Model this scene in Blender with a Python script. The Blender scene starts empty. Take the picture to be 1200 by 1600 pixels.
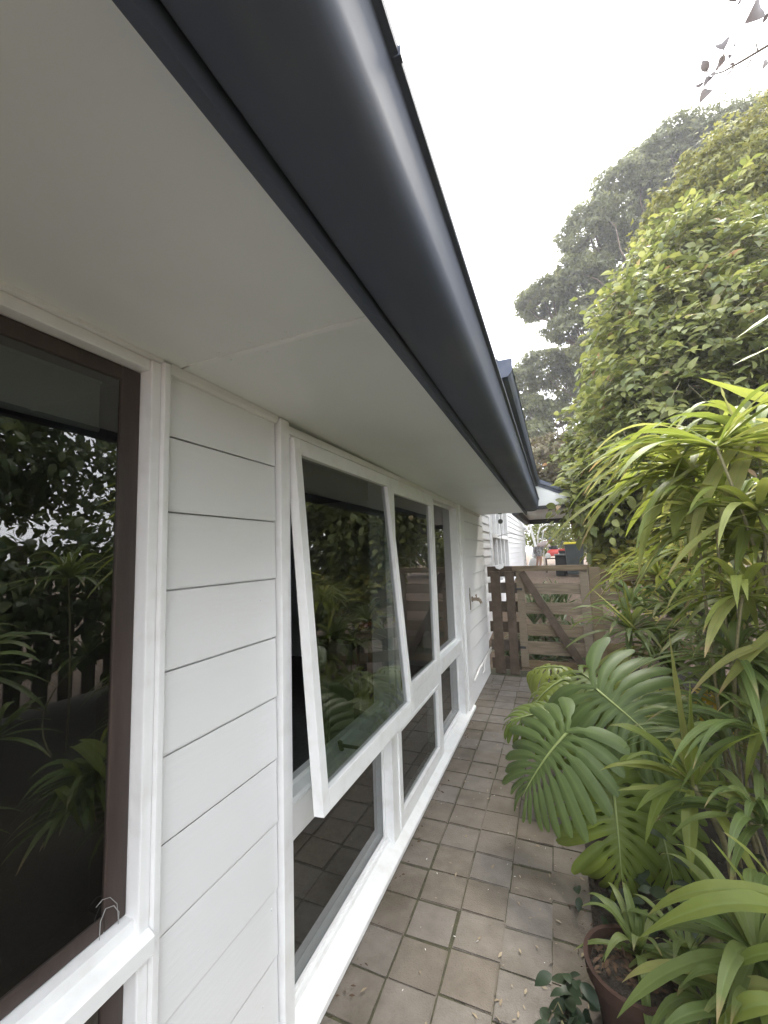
import bpy, bmesh, math, random
import numpy as np
from mathutils import Vector, Matrix

random.seed(7)
RNG = np.random.default_rng(11)
SC = bpy.context.scene
COL = SC.collection

# ------------------------------------------------------------------ camera
F_PX = 640.0                                   # focal length in pixels of a 1200 px wide frame
CAM = np.array([0.913, 0.0, 1.63])
_y = np.array([268.0, -56.0, 640.0]); _y /= np.linalg.norm(_y)
_r = 0.033; _R = 640.0 ** 2 / (268.0 * _r + 56.0)
_z = np.array([-_r * _R, _R, 640.0]); _z /= np.linalg.norm(_z)
_z -= _y * _z.dot(_y); _z /= np.linalg.norm(_z)
_x = np.cross(_z, _y)
if _x[0] < 0: _x = -_x
MW = np.stack([_x, _y, _z], 1)                 # camera axes (right, up, forward) from world
cam_d = bpy.data.cameras.new('camera')
cam = bpy.data.objects.new('camera', cam_d); COL.objects.link(cam)
cam_d.sensor_fit = 'HORIZONTAL'; cam_d.sensor_width = 36.0; cam_d.lens = 36.0 * F_PX / 1200.0
cam_d.clip_start = 0.02; cam_d.clip_end = 800.0
_rt, _up, _fw = MW[0], MW[1], MW[2]
cam.matrix_world = Matrix(((_rt[0], _up[0], -_fw[0], CAM[0]), (_rt[1], _up[1], -_fw[1], CAM[1]),
                           (_rt[2], _up[2], -_fw[2], CAM[2]), (0, 0, 0, 1)))
SC.camera = cam

# ------------------------------------------------------------------ sky, sun, exposure
SUN_DIR = Vector((0.20, 0.58, 0.78)).normalized()      # towards the sun
world = bpy.data.worlds.new('World'); SC.world = world; world.use_nodes = True
wn, wl = world.node_tree.nodes, world.node_tree.links
wn.clear()
w_out = wn.new('ShaderNodeOutputWorld'); w_bg = wn.new('ShaderNodeBackground')
w_sky = wn.new('ShaderNodeTexSky'); w_sky.sky_type = 'NISHITA'; w_sky.sun_disc = False
w_sky.sun_elevation = math.asin(SUN_DIR.z); w_sky.sun_rotation = math.atan2(SUN_DIR.x, SUN_DIR.y)
w_sky.dust_density = 4.0; w_sky.air_density = 1.0
w_tc = wn.new('ShaderNodeTexCoord'); w_no = wn.new('ShaderNodeTexNoise')
w_no.inputs['Scale'].default_value = 2.2; w_no.inputs['Detail'].default_value = 5.0
w_cr = wn.new('ShaderNodeValToRGB')
w_cr.color_ramp.elements[0].position = 0.3; w_cr.color_ramp.elements[0].color = (11.3, 11.6, 12.6, 1)
w_cr.color_ramp.elements[1].position = 0.75; w_cr.color_ramp.elements[1].color = (14.2, 14.5, 15.1, 1)
w_mx = wn.new('ShaderNodeMixRGB'); w_mx.inputs[0].default_value = 0.86      # closed bright cloud cover
wl.new(w_tc.outputs['Generated'], w_no.inputs['Vector']); wl.new(w_no.outputs['Fac'], w_cr.inputs['Fac'])
wl.new(w_sky.outputs['Color'], w_mx.inputs[1]); wl.new(w_cr.outputs['Color'], w_mx.inputs[2])
wl.new(w_mx.outputs['Color'], w_bg.inputs['Color']); w_bg.inputs['Strength'].default_value = 0.1
wl.new(w_bg.outputs['Background'], w_out.inputs['Surface'])

sun_d = bpy.data.lights.new('sun', 'SUN'); sun_d.energy = 1.5; sun_d.angle = math.radians(18.0)
sun_d.color = (1.0, 0.95, 0.86)
sun = bpy.data.objects.new('sun', sun_d); COL.objects.link(sun)
sun.rotation_euler = SUN_DIR.to_track_quat('Z', 'Y').to_euler(); sun.location = (6, 6, 12)
vs = SC.view_settings
vs.view_transform = 'Standard'; vs.look = 'None'; vs.exposure = 2.05; vs.gamma = 1.0; vs.use_curve_mapping = False
SC.render.engine = 'CYCLES'
SC.cycles.max_bounces = 8; SC.cycles.volume_bounces = 2; SC.cycles.transparent_max_bounces = 16
SC.cycles.use_denoising = True

# ------------------------------------------------------------------ helpers
def at(u, v, y):
    """World point on the photograph's line of sight (1200x1600 px) at distance y along the house."""
    d = MW.T @ np.array([u - 600.0, 800.0 - v, F_PX])
    return CAM + d * ((y - CAM[1]) / d[1])

def wloc(o):
    p = np.zeros(3)
    while o is not None:
        p += np.array(o.location); o = o.parent
    return p

def thing(name, label, cat, loc=(0, 0, 0), group=None):
    o = bpy.data.objects.new(name, None); COL.objects.link(o)
    o.location = loc; o.empty_display_size = 0.1
    o['label'] = label; o['category'] = cat
    if group: o['group'] = group
    return o

def tag(o, label=None, cat=None, group=None, kind=None):
    if label: o['label'] = label
    if cat: o['category'] = cat
    if group: o['group'] = group
    if kind: o['kind'] = kind
    return o

def link(name, me, parent=None, loc=None):
    o = bpy.data.objects.new(name, me); COL.objects.link(o)
    if parent is not None: o.parent = parent
    if loc is not None: o.location = np.array(loc) - (wloc(parent) if parent is not None else 0)
    return o

def fast_mesh(name, V, Fc, mat, smooth=False, rnd=None):
    """Mesh from a (n,3) array and an (m,k) face array."""
    V = np.asarray(V, np.float32); Fc = np.asarray(Fc, np.int32)
    me = bpy.data.meshes.new(name)
    me.vertices.add(len(V)); me.vertices.foreach_set('co', V.ravel())
    m, k = Fc.shape
    me.loops.add(m * k); me.loops.foreach_set('vertex_index', Fc.ravel())
    me.polygons.add(m); me.polygons.foreach_set('loop_start', np.arange(0, m * k, k, dtype=np.int32))
    if smooth: me.polygons.foreach_set('use_smooth', np.ones(m, bool))
    if rnd is not None:
        a = me.attributes.new('rnd', 'FLOAT', 'POINT'); a.data.foreach_set('value', np.asarray(rnd, np.float32))
    me.materials.append(mat)
    me.update(calc_edges=True)
    return me

class MB:
    """Collects shapes in world space; build() links them as one mesh object."""
    def __init__(s): s.v = []; s.f = []; s.mi = []; s.cur = 0
    def add(s, V, Fc):
        b = len(s.v); s.v.extend([tuple(map(float, p)) for p in V])
        for f in Fc: s.f.append(tuple(b + i for i in f)); s.mi.append(s.cur)
    def box(s, x0, x1, y0, y1, z0, z1, bev=0.0):
        if bev <= 0:
            V = [(x, y, z) for x in (x0, x1) for y in (y0, y1) for z in (z0, z1)]
            s.add(V, [(0, 1, 3, 2), (4, 6, 7, 5), (0, 4, 5, 1), (2, 3, 7, 6), (0, 2, 6, 4), (1, 5, 7, 3)])
        else:
            bm = bmesh.new(); bmesh.ops.create_cube(bm, size=1.0)
            for v in bm.verts: v.co = ((x0 + x1) / 2 + v.co.x * (x1 - x0), (y0 + y1) / 2 + v.co.y * (y1 - y0), (z0 + z1) / 2 + v.co.z * (z1 - z0))
            bmesh.ops.bevel(bm, geom=bm.edges[:], offset=bev, segments=2, affect='EDGES', profile=0.6)
            bm.verts.index_update()
            s.add([v.co for v in bm.verts], [[v.index for v in f.verts] for f in bm.faces]); bm.free()
    def beam(s, a, b, w, h, up=(0, 0, 1), bev=0.0):
        a = np.array(a, float); b = np.array(b, float); d = b - a; L = np.linalg.norm(d); d /= L
        sd = np.cross(d, up); sd /= np.linalg.norm(sd); u = np.cross(sd, d)
        t = MB(); t.box(-w / 2, w / 2, 0, L, -h / 2, h / 2, bev)
        s.add([a + sd * p[0] + d * p[1] + u * p[2] for p in t.v], t.f)
    def tube(s, pts, radii, n=8, caps=True):
        pts = [np.array(p, float) for p in pts]
        if not hasattr(radii, '__len__'): radii = [radii] * len(pts)
        V = []; ref = np.array([0.31, 0.2, 0.93])
        for i, p in enumerate(pts):
            d = pts[min(i + 1, len(pts) - 1)] - pts[max(i - 1, 0)]; d /= (np.linalg.norm(d) + 1e-9)
            a = np.cross(d, ref); 
            if np.linalg.norm(a) < 1e-3: a = np.cross(d, (1, 0, 0))
            a /= np.linalg.norm(a); b = np.cross(d, a)
            for k in range(n):
                t = 2 * math.pi * k / n; V.append(p + (a * math.cos(t) + b * math.sin(t)) * radii[i])
        Fc = [(i * n + k, i * n + (k + 1) % n, (i + 1) * n + (k + 1) % n, (i + 1) * n + k) for i in range(len(pts) - 1) for k in range(n)]
        if caps: Fc += [tuple(range(n - 1, -1, -1)), tuple((len(pts) - 1) * n + k for k in range(n))]
        s.add(V, Fc)
    def lathe(s, c, prof, n=24, axis='z', sx=1.0, sy=1.0):
        V = []
        for r, h in prof:
            for k in range(n):
                t = 2 * math.pi * k / n; p = (r * math.cos(t) * sx, r * math.sin(t) * sy, h)
                if axis == 'x': p = (p[2], p[0], p[1])
                if axis == 'y': p = (p[0], p[2], p[1])
                V.append((c[0] + p[0], c[1] + p[1], c[2] + p[2]))
        Fc = [(i * n + k, i * n + (k + 1) % n, (i + 1) * n + (k + 1) % n, (i + 1) * n + k) for i in range(len(prof) - 1) for k in range(n)]
        s.add(V, Fc)
    def extrude_y(s, prof, y0, y1, closed=True, dz=0.0):
        """Profile of (x, z) points swept along y; dz = fall per metre."""
        n = len(prof)
        V = [(x, y0, z + dz * y0) for x, z in prof] + [(x, y1, z + dz * y1) for x, z in prof]
        m = n if closed else n - 1
        Fc = [(i, (i + 1) % n, n + (i + 1) % n, n + i) for i in range(m)]
        if closed: Fc += [tuple(range(n - 1, -1, -1)), tuple(range(n, 2 * n))]
        s.add(V, Fc)
    def build(s, name, mat, parent=None, smooth=False, auto=None):
        me = bpy.data.meshes.new(name)
        off = wloc(parent) if parent is not None else np.zeros(3)
        me.from_pydata([tuple(np.array(p) - off) for p in s.v], [], s.f)
        for m in (mat if isinstance(mat, (list, tuple)) else [mat]): me.materials.append(m)
        if any(s.mi): me.polygons.foreach_set('material_index', s.mi)
        if smooth: me.polygons.foreach_set('use_smooth', [True] * len(me.polygons))
        bm = bmesh.new(); bm.from_mesh(me); bmesh.ops.recalc_face_normals(bm, faces=bm.faces); bm.to_mesh(me); bm.free()
        if auto is not None:
            me.polygons.foreach_set('use_smooth', [True] * len(me.polygons)); me.set_sharp_from_angle(angle=math.radians(auto))
        me.update()
        return link(name, me, parent)

def box_obj(name, mat, parent, x0, x1, y0, y1, z0, z1, bev=0.0):
    m = MB(); m.box(x0, x1, y0, y1, z0, z1, bev); return m.build(name, mat, parent)

# ------------------------------------------------------------------ materials
MATS = {}
def nmat(name):
    m = bpy.data.materials.new(name); m.use_nodes = True
    n, l = m.node_tree.nodes, m.node_tree.links; n.clear()
    o = n.new('ShaderNodeOutputMaterial'); p = n.new('ShaderNodeBsdfPrincipled'); l.new(p.outputs[0], o.inputs[0])
    MATS[name] = m
    return m, n, l, p, o

def mat(name, c1, c2=None, scale=8.0, rough=0.6, bump=0.1, bscale=60.0, spec=0.4, metal=0.0, stretch=(1, 1, 1), objvar=0.0, coords='Object', dirt=None, dist=0.002):
    m, n, l, p, o = nmat(name)
    tc = n.new('ShaderNodeTexCoord'); mp = n.new('ShaderNodeMapping'); mp.inputs['Scale'].default_value = stretch
    if coords == 'World':
        g = n.new('ShaderNodeNewGeometry'); l.new(g.outputs['Position'], mp.inputs['Vector'])
    else: l.new(tc.outputs[coords], mp.inputs['Vector'])
    no = n.new('ShaderNodeTexNoise'); no.inputs['Scale'].default_value = scale; no.inputs['Detail'].default_value = 6.0; no.inputs['Roughness'].default_value = 0.62
    l.new(mp.outputs[0], no.inputs['Vector'])
    cr = n.new('ShaderNodeValToRGB'); cr.color_ramp.elements[0].position = 0.32; cr.color_ramp.elements[1].position = 0.7
    cr.color_ramp.elements[0].color = (*c1, 1); cr.color_ramp.elements[1].color = (*(c2 or c1), 1)
    l.new(no.outputs['Fac'], cr.inputs['Fac'])
    col = cr.outputs['Color']
    if dirt:
        dn = n.new('ShaderNodeTexNoise'); dn.inputs['Scale'].default_value = dirt[1]; dn.inputs['Detail'].default_value = 8.0
        l.new(mp.outputs[0], dn.inputs['Vector'])
        dr = n.new('ShaderNodeMapRange'); dr.inputs['From Min'].default_value = 0.5; dr.inputs['From Max'].default_value = 0.72; dr.inputs['To Max'].default_value = dirt[2]
        l.new(dn.outputs['Fac'], dr.inputs['Value'])
        dm = n.new('ShaderNodeMixRGB'); dm.inputs[2].default_value = (*dirt[0], 1)
        l.new(dr.outputs[0], dm.inputs[0]); l.new(col, dm.inputs[1]); col = dm.outputs[0]
    if objvar:
        oi = n.new('ShaderNodeObjectInfo'); hs = n.new('ShaderNodeHueSaturation')
        mr = n.new('ShaderNodeMapRange'); mr.inputs['To Min'].default_value = 1 - objvar; mr.inputs['To Max'].default_value = 1 + objvar
        l.new(oi.outputs['Random'], mr.inputs['Value']); l.new(mr.outputs[0], hs.inputs['Value']); l.new(col, hs.inputs['Color']); col = hs.outputs[0]
        mr2 = n.new('ShaderNodeMapRange'); mr2.inputs['To Min'].default_value = 1.15; mr2.inputs['To Max'].default_value = 0.8
        l.new(oi.outputs['Random'], mr2.inputs['Value']); l.new(mr2.outputs[0], hs.inputs['Saturation'])
    l.new(col, p.inputs['Base Color'])
    p.inputs['Metallic'].default_value = metal; p.inputs['Specular IOR Level'].default_value = spec
    rr = n.new('ShaderNodeMapRange'); rr.inputs['To Min'].default_value = max(0.03, rough - 0.09); rr.inputs['To Max'].default_value = min(1, rough + 0.09)
    l.new(no.outputs['Fac'], rr.inputs['Value']); l.new(rr.outputs[0], p.inputs['Roughness'])
    if bump:
        bn = n.new('ShaderNodeTexNoise'); bn.inputs['Scale'].default_value = bscale; bn.inputs['Detail'].default_value = 5.0
        l.new(mp.outputs[0], bn.inputs['Vector'])
        bp = n.new('ShaderNodeBump'); bp.inputs['Strength'].default_value = bump; bp.inputs['Distance'].default_value = dist
        l.new(bn.outputs['Fac'], bp.inputs['Height']); l.new(bp.outputs[0], p.inputs['Normal'])
    return m

white = mat('white_paint', (0.79, 0.795, 0.79), (0.84, 0.845, 0.84), 5, 0.40, 0.32, 70, 0.5, stretch=(1, 0.2, 1), dirt=((0.60, 0.58, 0.53), 3.0, 0.16))
trimw = mat('white_trim_paint', (0.82, 0.825, 0.815), (0.86, 0.865, 0.855), 9, 0.33, 0.2, 70, 0.5, dirt=((0.52, 0.49, 0.43), 14.0, 0.22))
soffw = mat('soffit_paint', (0.77, 0.79, 0.775), (0.83, 0.845, 0.83), 1.3, 0.42, 0.2, 14, 0.5, dirt=((0.66, 0.67, 0.64), 2.2, 0.35))
slate = mat('dark_steel', (0.070, 0.082, 0.115), (0.098, 0.112, 0.146), 3, 0.66, 0.35, 5, 0.28, stretch=(1, .35, 1), dirt=((0.135, 0.14, 0.145), 7.0, 0.55), dist=0.006)
slate_dark = mat('dark_steel_inside', (0.03, 0.03, 0.032), (0.05, 0.05, 0.05), 6, 0.6, 0.1, 40)
roofm = mat('roof_steel', (0.035, 0.04, 0.047), (0.05, 0.055, 0.06), 3, 0.4, 0.05, 30)
brown = mat('brown_timber_frame', (0.042, 0.030, 0.025), (0.066, 0.048, 0.040), 7, 0.42, 0.15, 60, stretch=(4, 4, 0.5))
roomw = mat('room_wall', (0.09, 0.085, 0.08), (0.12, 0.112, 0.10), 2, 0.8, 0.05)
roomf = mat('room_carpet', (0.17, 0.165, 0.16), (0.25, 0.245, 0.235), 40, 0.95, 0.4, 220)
orange_wood = mat('varnished_timber', (0.30, 0.12, 0.045), (0.40, 0.18, 0.07), 6, 0.35, 0.1, 40, stretch=(5, 5, 0.4))
paverm = mat('paver_concrete', (0.150, 0.130, 0.108), (0.205, 0.181, 0.153), 9, 0.88, 1.0, 150, 0.25, objvar=0.08, dirt=((0.092, 0.078, 0.056), 4.0, 0.7), coords='World', dist=0.004)
joint = mat('mossy_joint_sand', (0.045, 0.040, 0.028), (0.085, 0.085, 0.045), 20, 0.95, 1.0, 120, coords='World', dist=0.006)
soil = mat('damp_soil', (0.028, 0.022, 0.016), (0.06, 0.046, 0.033), 30, 0.95, 1.0, 90, dist=0.02)
mulch = mat('bark_mulch', (0.085, 0.058, 0.038), (0.19, 0.135, 0.092), 14, 0.95, 1.0, 50, coords='World', dist=0.03)
lawn = mat('rough_ground', (0.05, 0.06, 0.025), (0.10, 0.09, 0.05), 0.6, 0.95, 1.0, 20, coords='World', dist=0.03)
fwood = mat('weathered_fence_timber', (0.165, 0.125, 0.078), (0.26, 0.205, 0.135), 5, 0.8, 0.5, 40, 0.25, stretch=(1, 1, 7), objvar=0.14, dirt=((0.07, 0.062, 0.038), 5.0, 0.6))
rwood = mat('weathered_rail_timber', (0.170, 0.125, 0.076), (0.27, 0.21, 0.138), 5, 0.8, 0.5, 40, 0.25, stretch=(7, 1, 1) if False else (0.7, 7, 7), objvar=0.14, dirt=((0.075, 0.066, 0.038), 4.0, 0.6))
dwood = mat('dark_fence_timber', (0.082, 0.062, 0.047), (0.140, 0.110, 0.084), 5, 0.75, 0.5, 40, 0.25, stretch=(2, 2, 2), objvar=0.12)
terra = mat('terracotta', (0.036, 0.022, 0.017), (0.062, 0.036, 0.027), 9, 0.92, 0.5, 60, 0.2, dirt=((0.05, 0.045, 0.035), 5.0, 0.8))  # pot colour darkened all over to stand in for shade under the leaves
bark = mat('bark', (0.07, 0.052, 0.038), (0.16, 0.125, 0.095), 10, 0.9, 1.0, 40, stretch=(1, 1, 0.35), dist=0.02)
bark_red = mat('reddish_bark', (0.10, 0.055, 0.035), (0.17, 0.10, 0.07), 10, 0.9, 1.0, 40, dist=0.02)
cane = mat('cane_stem', (0.13, 0.115, 0.06), (0.22, 0.20, 0.10), 12, 0.6, 0.4, 50, stretch=(1, 1, 5))
potlit = mat('dead_pot_leaves', (0.05, 0.03, 0.02), (0.13, 0.08, 0.045), 20, 0.95, 0.1, 60, coords='World')
reflbandm = mat('pale_reflection_band', (0.62, 0.60, 0.55), (0.68, 0.66, 0.60), 6, 0.9, 0.2, 200)
brass = mat('tap_brass', (0.22, 0.18, 0.13), (0.30, 0.25, 0.19), 10, 0.45, 0.1, 60, metal=0.7)
pvc = mat('white_pipe', (0.72, 0.70, 0.67), (0.78, 0.77, 0.74), 8, 0.35, 0.05, 60)
blackp = mat('black_plastic', (0.02, 0.02, 0.021), (0.032, 0.032, 0.034), 8, 0.5, 0.1, 80)
binp = mat('bin_plastic', (0.035, 0.042, 0.042), (0.05, 0.058, 0.056), 8, 0.5, 0.1, 80)
yellowp = mat('yellow_plastic', (0.55, 0.48, 0.03), (0.62, 0.55, 0.05), 8, 0.45, 0.1, 80)
redp = mat('red_plastic', (0.50, 0.06, 0.05), (0.58, 0.085, 0.07), 8, 0.4, 0.1, 80)
skinm = mat('skin', (0.42, 0.24, 0.17), (0.47, 0.28, 0.2), 8, 0.55, 0.1, 60)
shirtm = mat('pale_shirt_cloth', (0.70, 0.58, 0.56), (0.78, 0.68, 0.66), 12, 0.85, 0.3, 60)
shortm = mat('patterned_shorts_cloth', (0.09, 0.09, 0.10), (0.55, 0.53, 0.52), 22, 0.85, 0.3, 60)
capm = mat('grey_cap_cloth', (0.16, 0.17, 0.19), (0.22, 0.23, 0.25), 12, 0.85, 0.3, 60)
sheetm = mat('white_dust_sheet', (0.72, 0.72, 0.71), (0.80, 0.80, 0.79), 10, 0.8, 0.4, 40)
greyst = mat('dull_grey_metal', (0.16, 0.17, 0.16), (0.24, 0.25, 0.24), 10, 0.5, 0.1, 60, metal=0.3)
cordm = mat('white_cord', (0.33, 0.33, 0.32), None, 10, 0.5, 0.0)
litterm = mat('dry_litter', (0.16, 0.11, 0.06), (0.42, 0.36, 0.26), 3, 0.9, 0.1, 60, coords='World', objvar=0.0)
shell = mat('pale_flakes', (0.62, 0.60, 0.55), (0.72, 0.70, 0.66), 3, 0.8, 0.0)

def glass_mat():
    m, n, l, p, o = nmat('window_glass'); n.remove(p)
    tr = n.new('ShaderNodeBsdfTransparent'); tr.inputs[0].default_value = (0.52, 0.55, 0.54, 1)
    gl = n.new('ShaderNodeBsdfGlossy'); gl.inputs['Roughness'].default_value = 0.0; gl.inputs[0].default_value = (1, 1, 1, 1)
    fr = n.new('ShaderNodeFresnel'); fr.inputs['IOR'].default_value = 2.05
    ge = n.new('ShaderNodeNewGeometry'); mu = n.new('ShaderNodeMath'); mu.operation = 'MULTIPLY'
    iv = n.new('ShaderNodeMath'); iv.operation = 'SUBTRACT'; iv.inputs[0].default_value = 1.0
    mx = n.new('ShaderNodeMixShader')
    l.new(ge.outputs['Backfacing'], iv.inputs[1]); l.new(fr.outputs[0], mu.inputs[0]); l.new(iv.outputs[0], mu.inputs[1])
    l.new(mu.outputs[0], mx.inputs[0]); l.new(tr.outputs[0], mx.inputs[1]); l.new(gl.outputs[0], mx.inputs[2]); l.new(mx.outputs[0], o.inputs[0])
    return m
glass = glass_mat()

def leaf_mat(name, stops, rough=0.38, trans=0.32, spec=0.5, vein=0.0):
    """Foliage: hue picked per leaf (attribute rnd + object random), light passing through the blade."""
    m, n, l, p, o = nmat(name)
    at_ = n.new('ShaderNodeAttribute'); at_.attribute_name = 'rnd'
    oi = n.new('ShaderNodeObjectInfo'); ad = n.new('ShaderNodeMath'); ad.operation = 'ADD'
    fr = n.new('ShaderNodeMath'); fr.operation = 'FRACT'
    l.new(at_.outputs['Fac'], ad.inputs[0]); l.new(oi.outputs['Random'], ad.inputs[1]); l.new(ad.outputs[0], fr.inputs[0])
    cr = n.new('ShaderNodeValToRGB'); e = cr.color_ramp.elements
    while len(e) < len(stops): e.new(0.5)
    for i, (pos, c) in enumerate(stops): e[i].position = pos; e[i].color = (*c, 1)
    l.new(fr.outputs[0], cr.inputs['Fac'])
    base_col = cr.outputs[0]
    if 'strap' in name:          # dry tan tips
        av = n.new('ShaderNodeAttribute'); av.attribute_name = 'tip'; vm = n.new('ShaderNodeMixRGB'); vm.inputs[2].default_value = (0.34, 0.25, 0.13, 1)
        l.new(av.outputs['Fac'], vm.inputs[0]); l.new(base_col, vm.inputs[1]); base_col = vm.outputs[0]
    if vein:                     # paler pigment along the side veins
        av = n.new('ShaderNodeAttribute'); av.attribute_name = 'vein'; vm = n.new('ShaderNodeMixRGB'); vm.inputs[2].default_value = (0.19, 0.25, 0.09, 1)
        vk = n.new('ShaderNodeMath'); vk.operation = 'MULTIPLY'; vk.inputs[1].default_value = vein
        l.new(av.outputs['Fac'], vk.inputs[0]); l.new(vk.outputs[0], vm.inputs[0]); l.new(base_col, vm.inputs[1]); base_col = vm.outputs[0]
    g = n.new('ShaderNodeNewGeometry'); no = n.new('ShaderNodeTexNoise'); no.inputs['Scale'].default_value = 9.0; no.inputs['Detail'].default_value = 4.0
    l.new(g.outputs['Position'], no.inputs['Vector'])
    mr = n.new('ShaderNodeMapRange'); mr.inputs['To Min'].default_value = 0.72; mr.inputs['To Max'].default_value = 1.28
    l.new(no.outputs['Fac'], mr.inputs['Value'])
    hs = n.new('ShaderNodeHueSaturation'); l.new(mr.outputs[0], hs.inputs['Value']); l.new(base_col, hs.inputs['Color'])
    l.new(hs.outputs[0], p.inputs['Base Color']); p.inputs['Roughness'].default_value = rough; p.inputs['Specular IOR Level'].default_value = spec
    tl = n.new('ShaderNodeBsdfTranslucent'); ts = n.new('ShaderNodeHueSaturation'); ts.inputs['Value'].default_value = 1.7; ts.inputs['Saturation'].default_value = 1.1; ts.inputs['Hue'].default_value = 0.485
    l.new(hs.outputs[0], ts.inputs['Color']); l.new(ts.outputs[0], tl.inputs[0])
    mx = n.new('ShaderNodeMixShader'); mx.inputs[0].default_value = trans
    l.new(p.outputs[0], mx.inputs[1]); l.new(tl.outputs[0], mx.inputs[2]); l.new(mx.outputs[0], o.inputs[0])
    return m
lf_broad = leaf_mat('broad_leaf', [(0, (0.075, 0.095, 0.03)), (0.4, (0.13, 0.155, 0.045)), (0.8, (0.22, 0.235, 0.072)), (0.985, (0.22, 0.24, 0.11)), (0.995, (0.28, 0.19, 0.10))], 0.45, 0.38, .35)
lf_yellow = leaf_mat('gold_leaf', [(0, (0.18, 0.20, 0.05)), (0.5, (0.30, 0.29, 0.07)), (1, (0.46, 0.40, 0.12))], 0.4, 0.35)
lf_olive = leaf_mat('olive_fine_leaf', [(0, (0.115, 0.13, 0.035)), (0.6, (0.18, 0.185, 0.05)), (1, (0.25, 0.245, 0.075))], 0.55, 0.35)
lf_tree = leaf_mat('grey_green_fine_leaf', [(0, (0.07, 0.085, 0.035)), (0.6, (0.115, 0.13, 0.052)), (1, (0.165, 0.17, 0.07))], 0.5, 0.36)
lf_brown = leaf_mat('brownish_fine_leaf', [(0, (0.09, 0.075, 0.04)), (0.6, (0.15, 0.12, 0.06)), (1, (0.14, 0.15, 0.06))], 0.6, 0.25)
lf_strap = leaf_mat('strap_leaf', [(0, (0.12, 0.155, 0.035)), (0.35, (0.165, 0.20, 0.045)), (0.7, (0.22, 0.245, 0.065)), (1, (0.29, 0.29, 0.11))], 0.5, 0.42, .25, .45)
lf_strapd = leaf_mat('deep_strap_leaf', [(0, (0.08, 0.115, 0.035)), (0.5, (0.115, 0.155, 0.045)), (1, (0.16, 0.19, 0.065))], 0.48, 0.36, .28, .45)
lf_agap = leaf_mat('ground_strap_leaf', [(0, (0.05, 0.09, 0.035)), (0.6, (0.09, 0.13, 0.05)), (1, (0.15, 0.18, 0.08))], 0.4, 0.25, .4, .35)
lf_mon = leaf_mat('swiss_cheese_leaf', [(0, (0.085, 0.128, 0.045)), (1, (0.105, 0.15, 0.05))], 0.46, 0.26, .3, .5)
lf_mon2 = leaf_mat('young_swiss_cheese_leaf', [(0, (0.115, 0.16, 0.035)), (1, (0.145, 0.19, 0.042))], 0.46, 0.32, .3, .45)
lf_mony = leaf_mat('pale_new_leaf', [(0, (0.19, 0.235, 0.05)), (1, (0.25, 0.285, 0.07))], 0.40, 0.38, .4, .3)
lf_dead = leaf_mat('yellowed_leaf', [(0, (0.42, 0.32, 0.05)), (1, (0.55, 0.40, 0.07))], 0.5, 0.3)
rib_pale = mat('pale_midrib', (0.24, 0.30, 0.10), (0.30, 0.35, 0.13), 10, 0.4, 0.0)
lf_dark = leaf_mat('ivy_leaf', [(0, (0.022, 0.036, 0.020)), (1, (0.042, 0.062, 0.030))], 0.45, 0.2, .3)
lf_refl = leaf_mat('dark_garden_leaf', [(0, (0.04, 0.06, 0.025)), (0.6, (0.07, 0.095, 0.035)), (1, (0.11, 0.13, 0.05))], 0.5, 0.3, .3)
lf_twig = leaf_mat('overhead_leaf', [(0, (0.06, 0.05, 0.05)), (1, (0.10, 0.085, 0.075))], 0.5, 0.3)

# ------------------------------------------------------------------ ground and paving
def ground_z(x, y):
    z = np.where(y < 6.6, 0.0, np.where(y < 13.0, (y - 6.6) * 0.125, 0.8))
    return z
xs = np.concatenate([np.linspace(-110, -12, 10), np.linspace(-9, 12, 43), np.linspace(16, 110, 10)])
ys = np.concatenate([np.linspace(-110, -12, 10), np.linspace(-9, 24, 67), np.linspace(30, 120, 10)])
gx, gy = np.meshgrid(xs, ys, indexing='ij')
gz = ground_z(gx, gy) - 0.03 + 0.02 * np.sin(gx * 2.1 + gy * 1.3) * (np.hypot(gx, gy) < 30) * (gy > 6.9)
V = np.stack([gx, gy, gz], -1).reshape(-1, 3)
ny = len(ys); ii, jj = np.meshgrid(np.arange(len(xs) - 1), np.arange(ny - 1), indexing='ij')
b = (ii * ny + jj).ravel(); Fg = np.stack([b, b + ny, b + ny + 1, b + 1], -1)
tag(link('ground', fast_mesh('ground', V, Fg, mulch, True)), kind='structure')
m = MB(); m.box(0.95, 4.6, -4.0, 6.4, -0.2, 0.012); tag(m.build('garden_soil', soil), kind='structure')
m = MB(); m.box(-0.1, 1.22, -3.0, 5.98, -0.2, -0.005); paving = tag(m.build('paving', joint), kind='structure')

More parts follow.
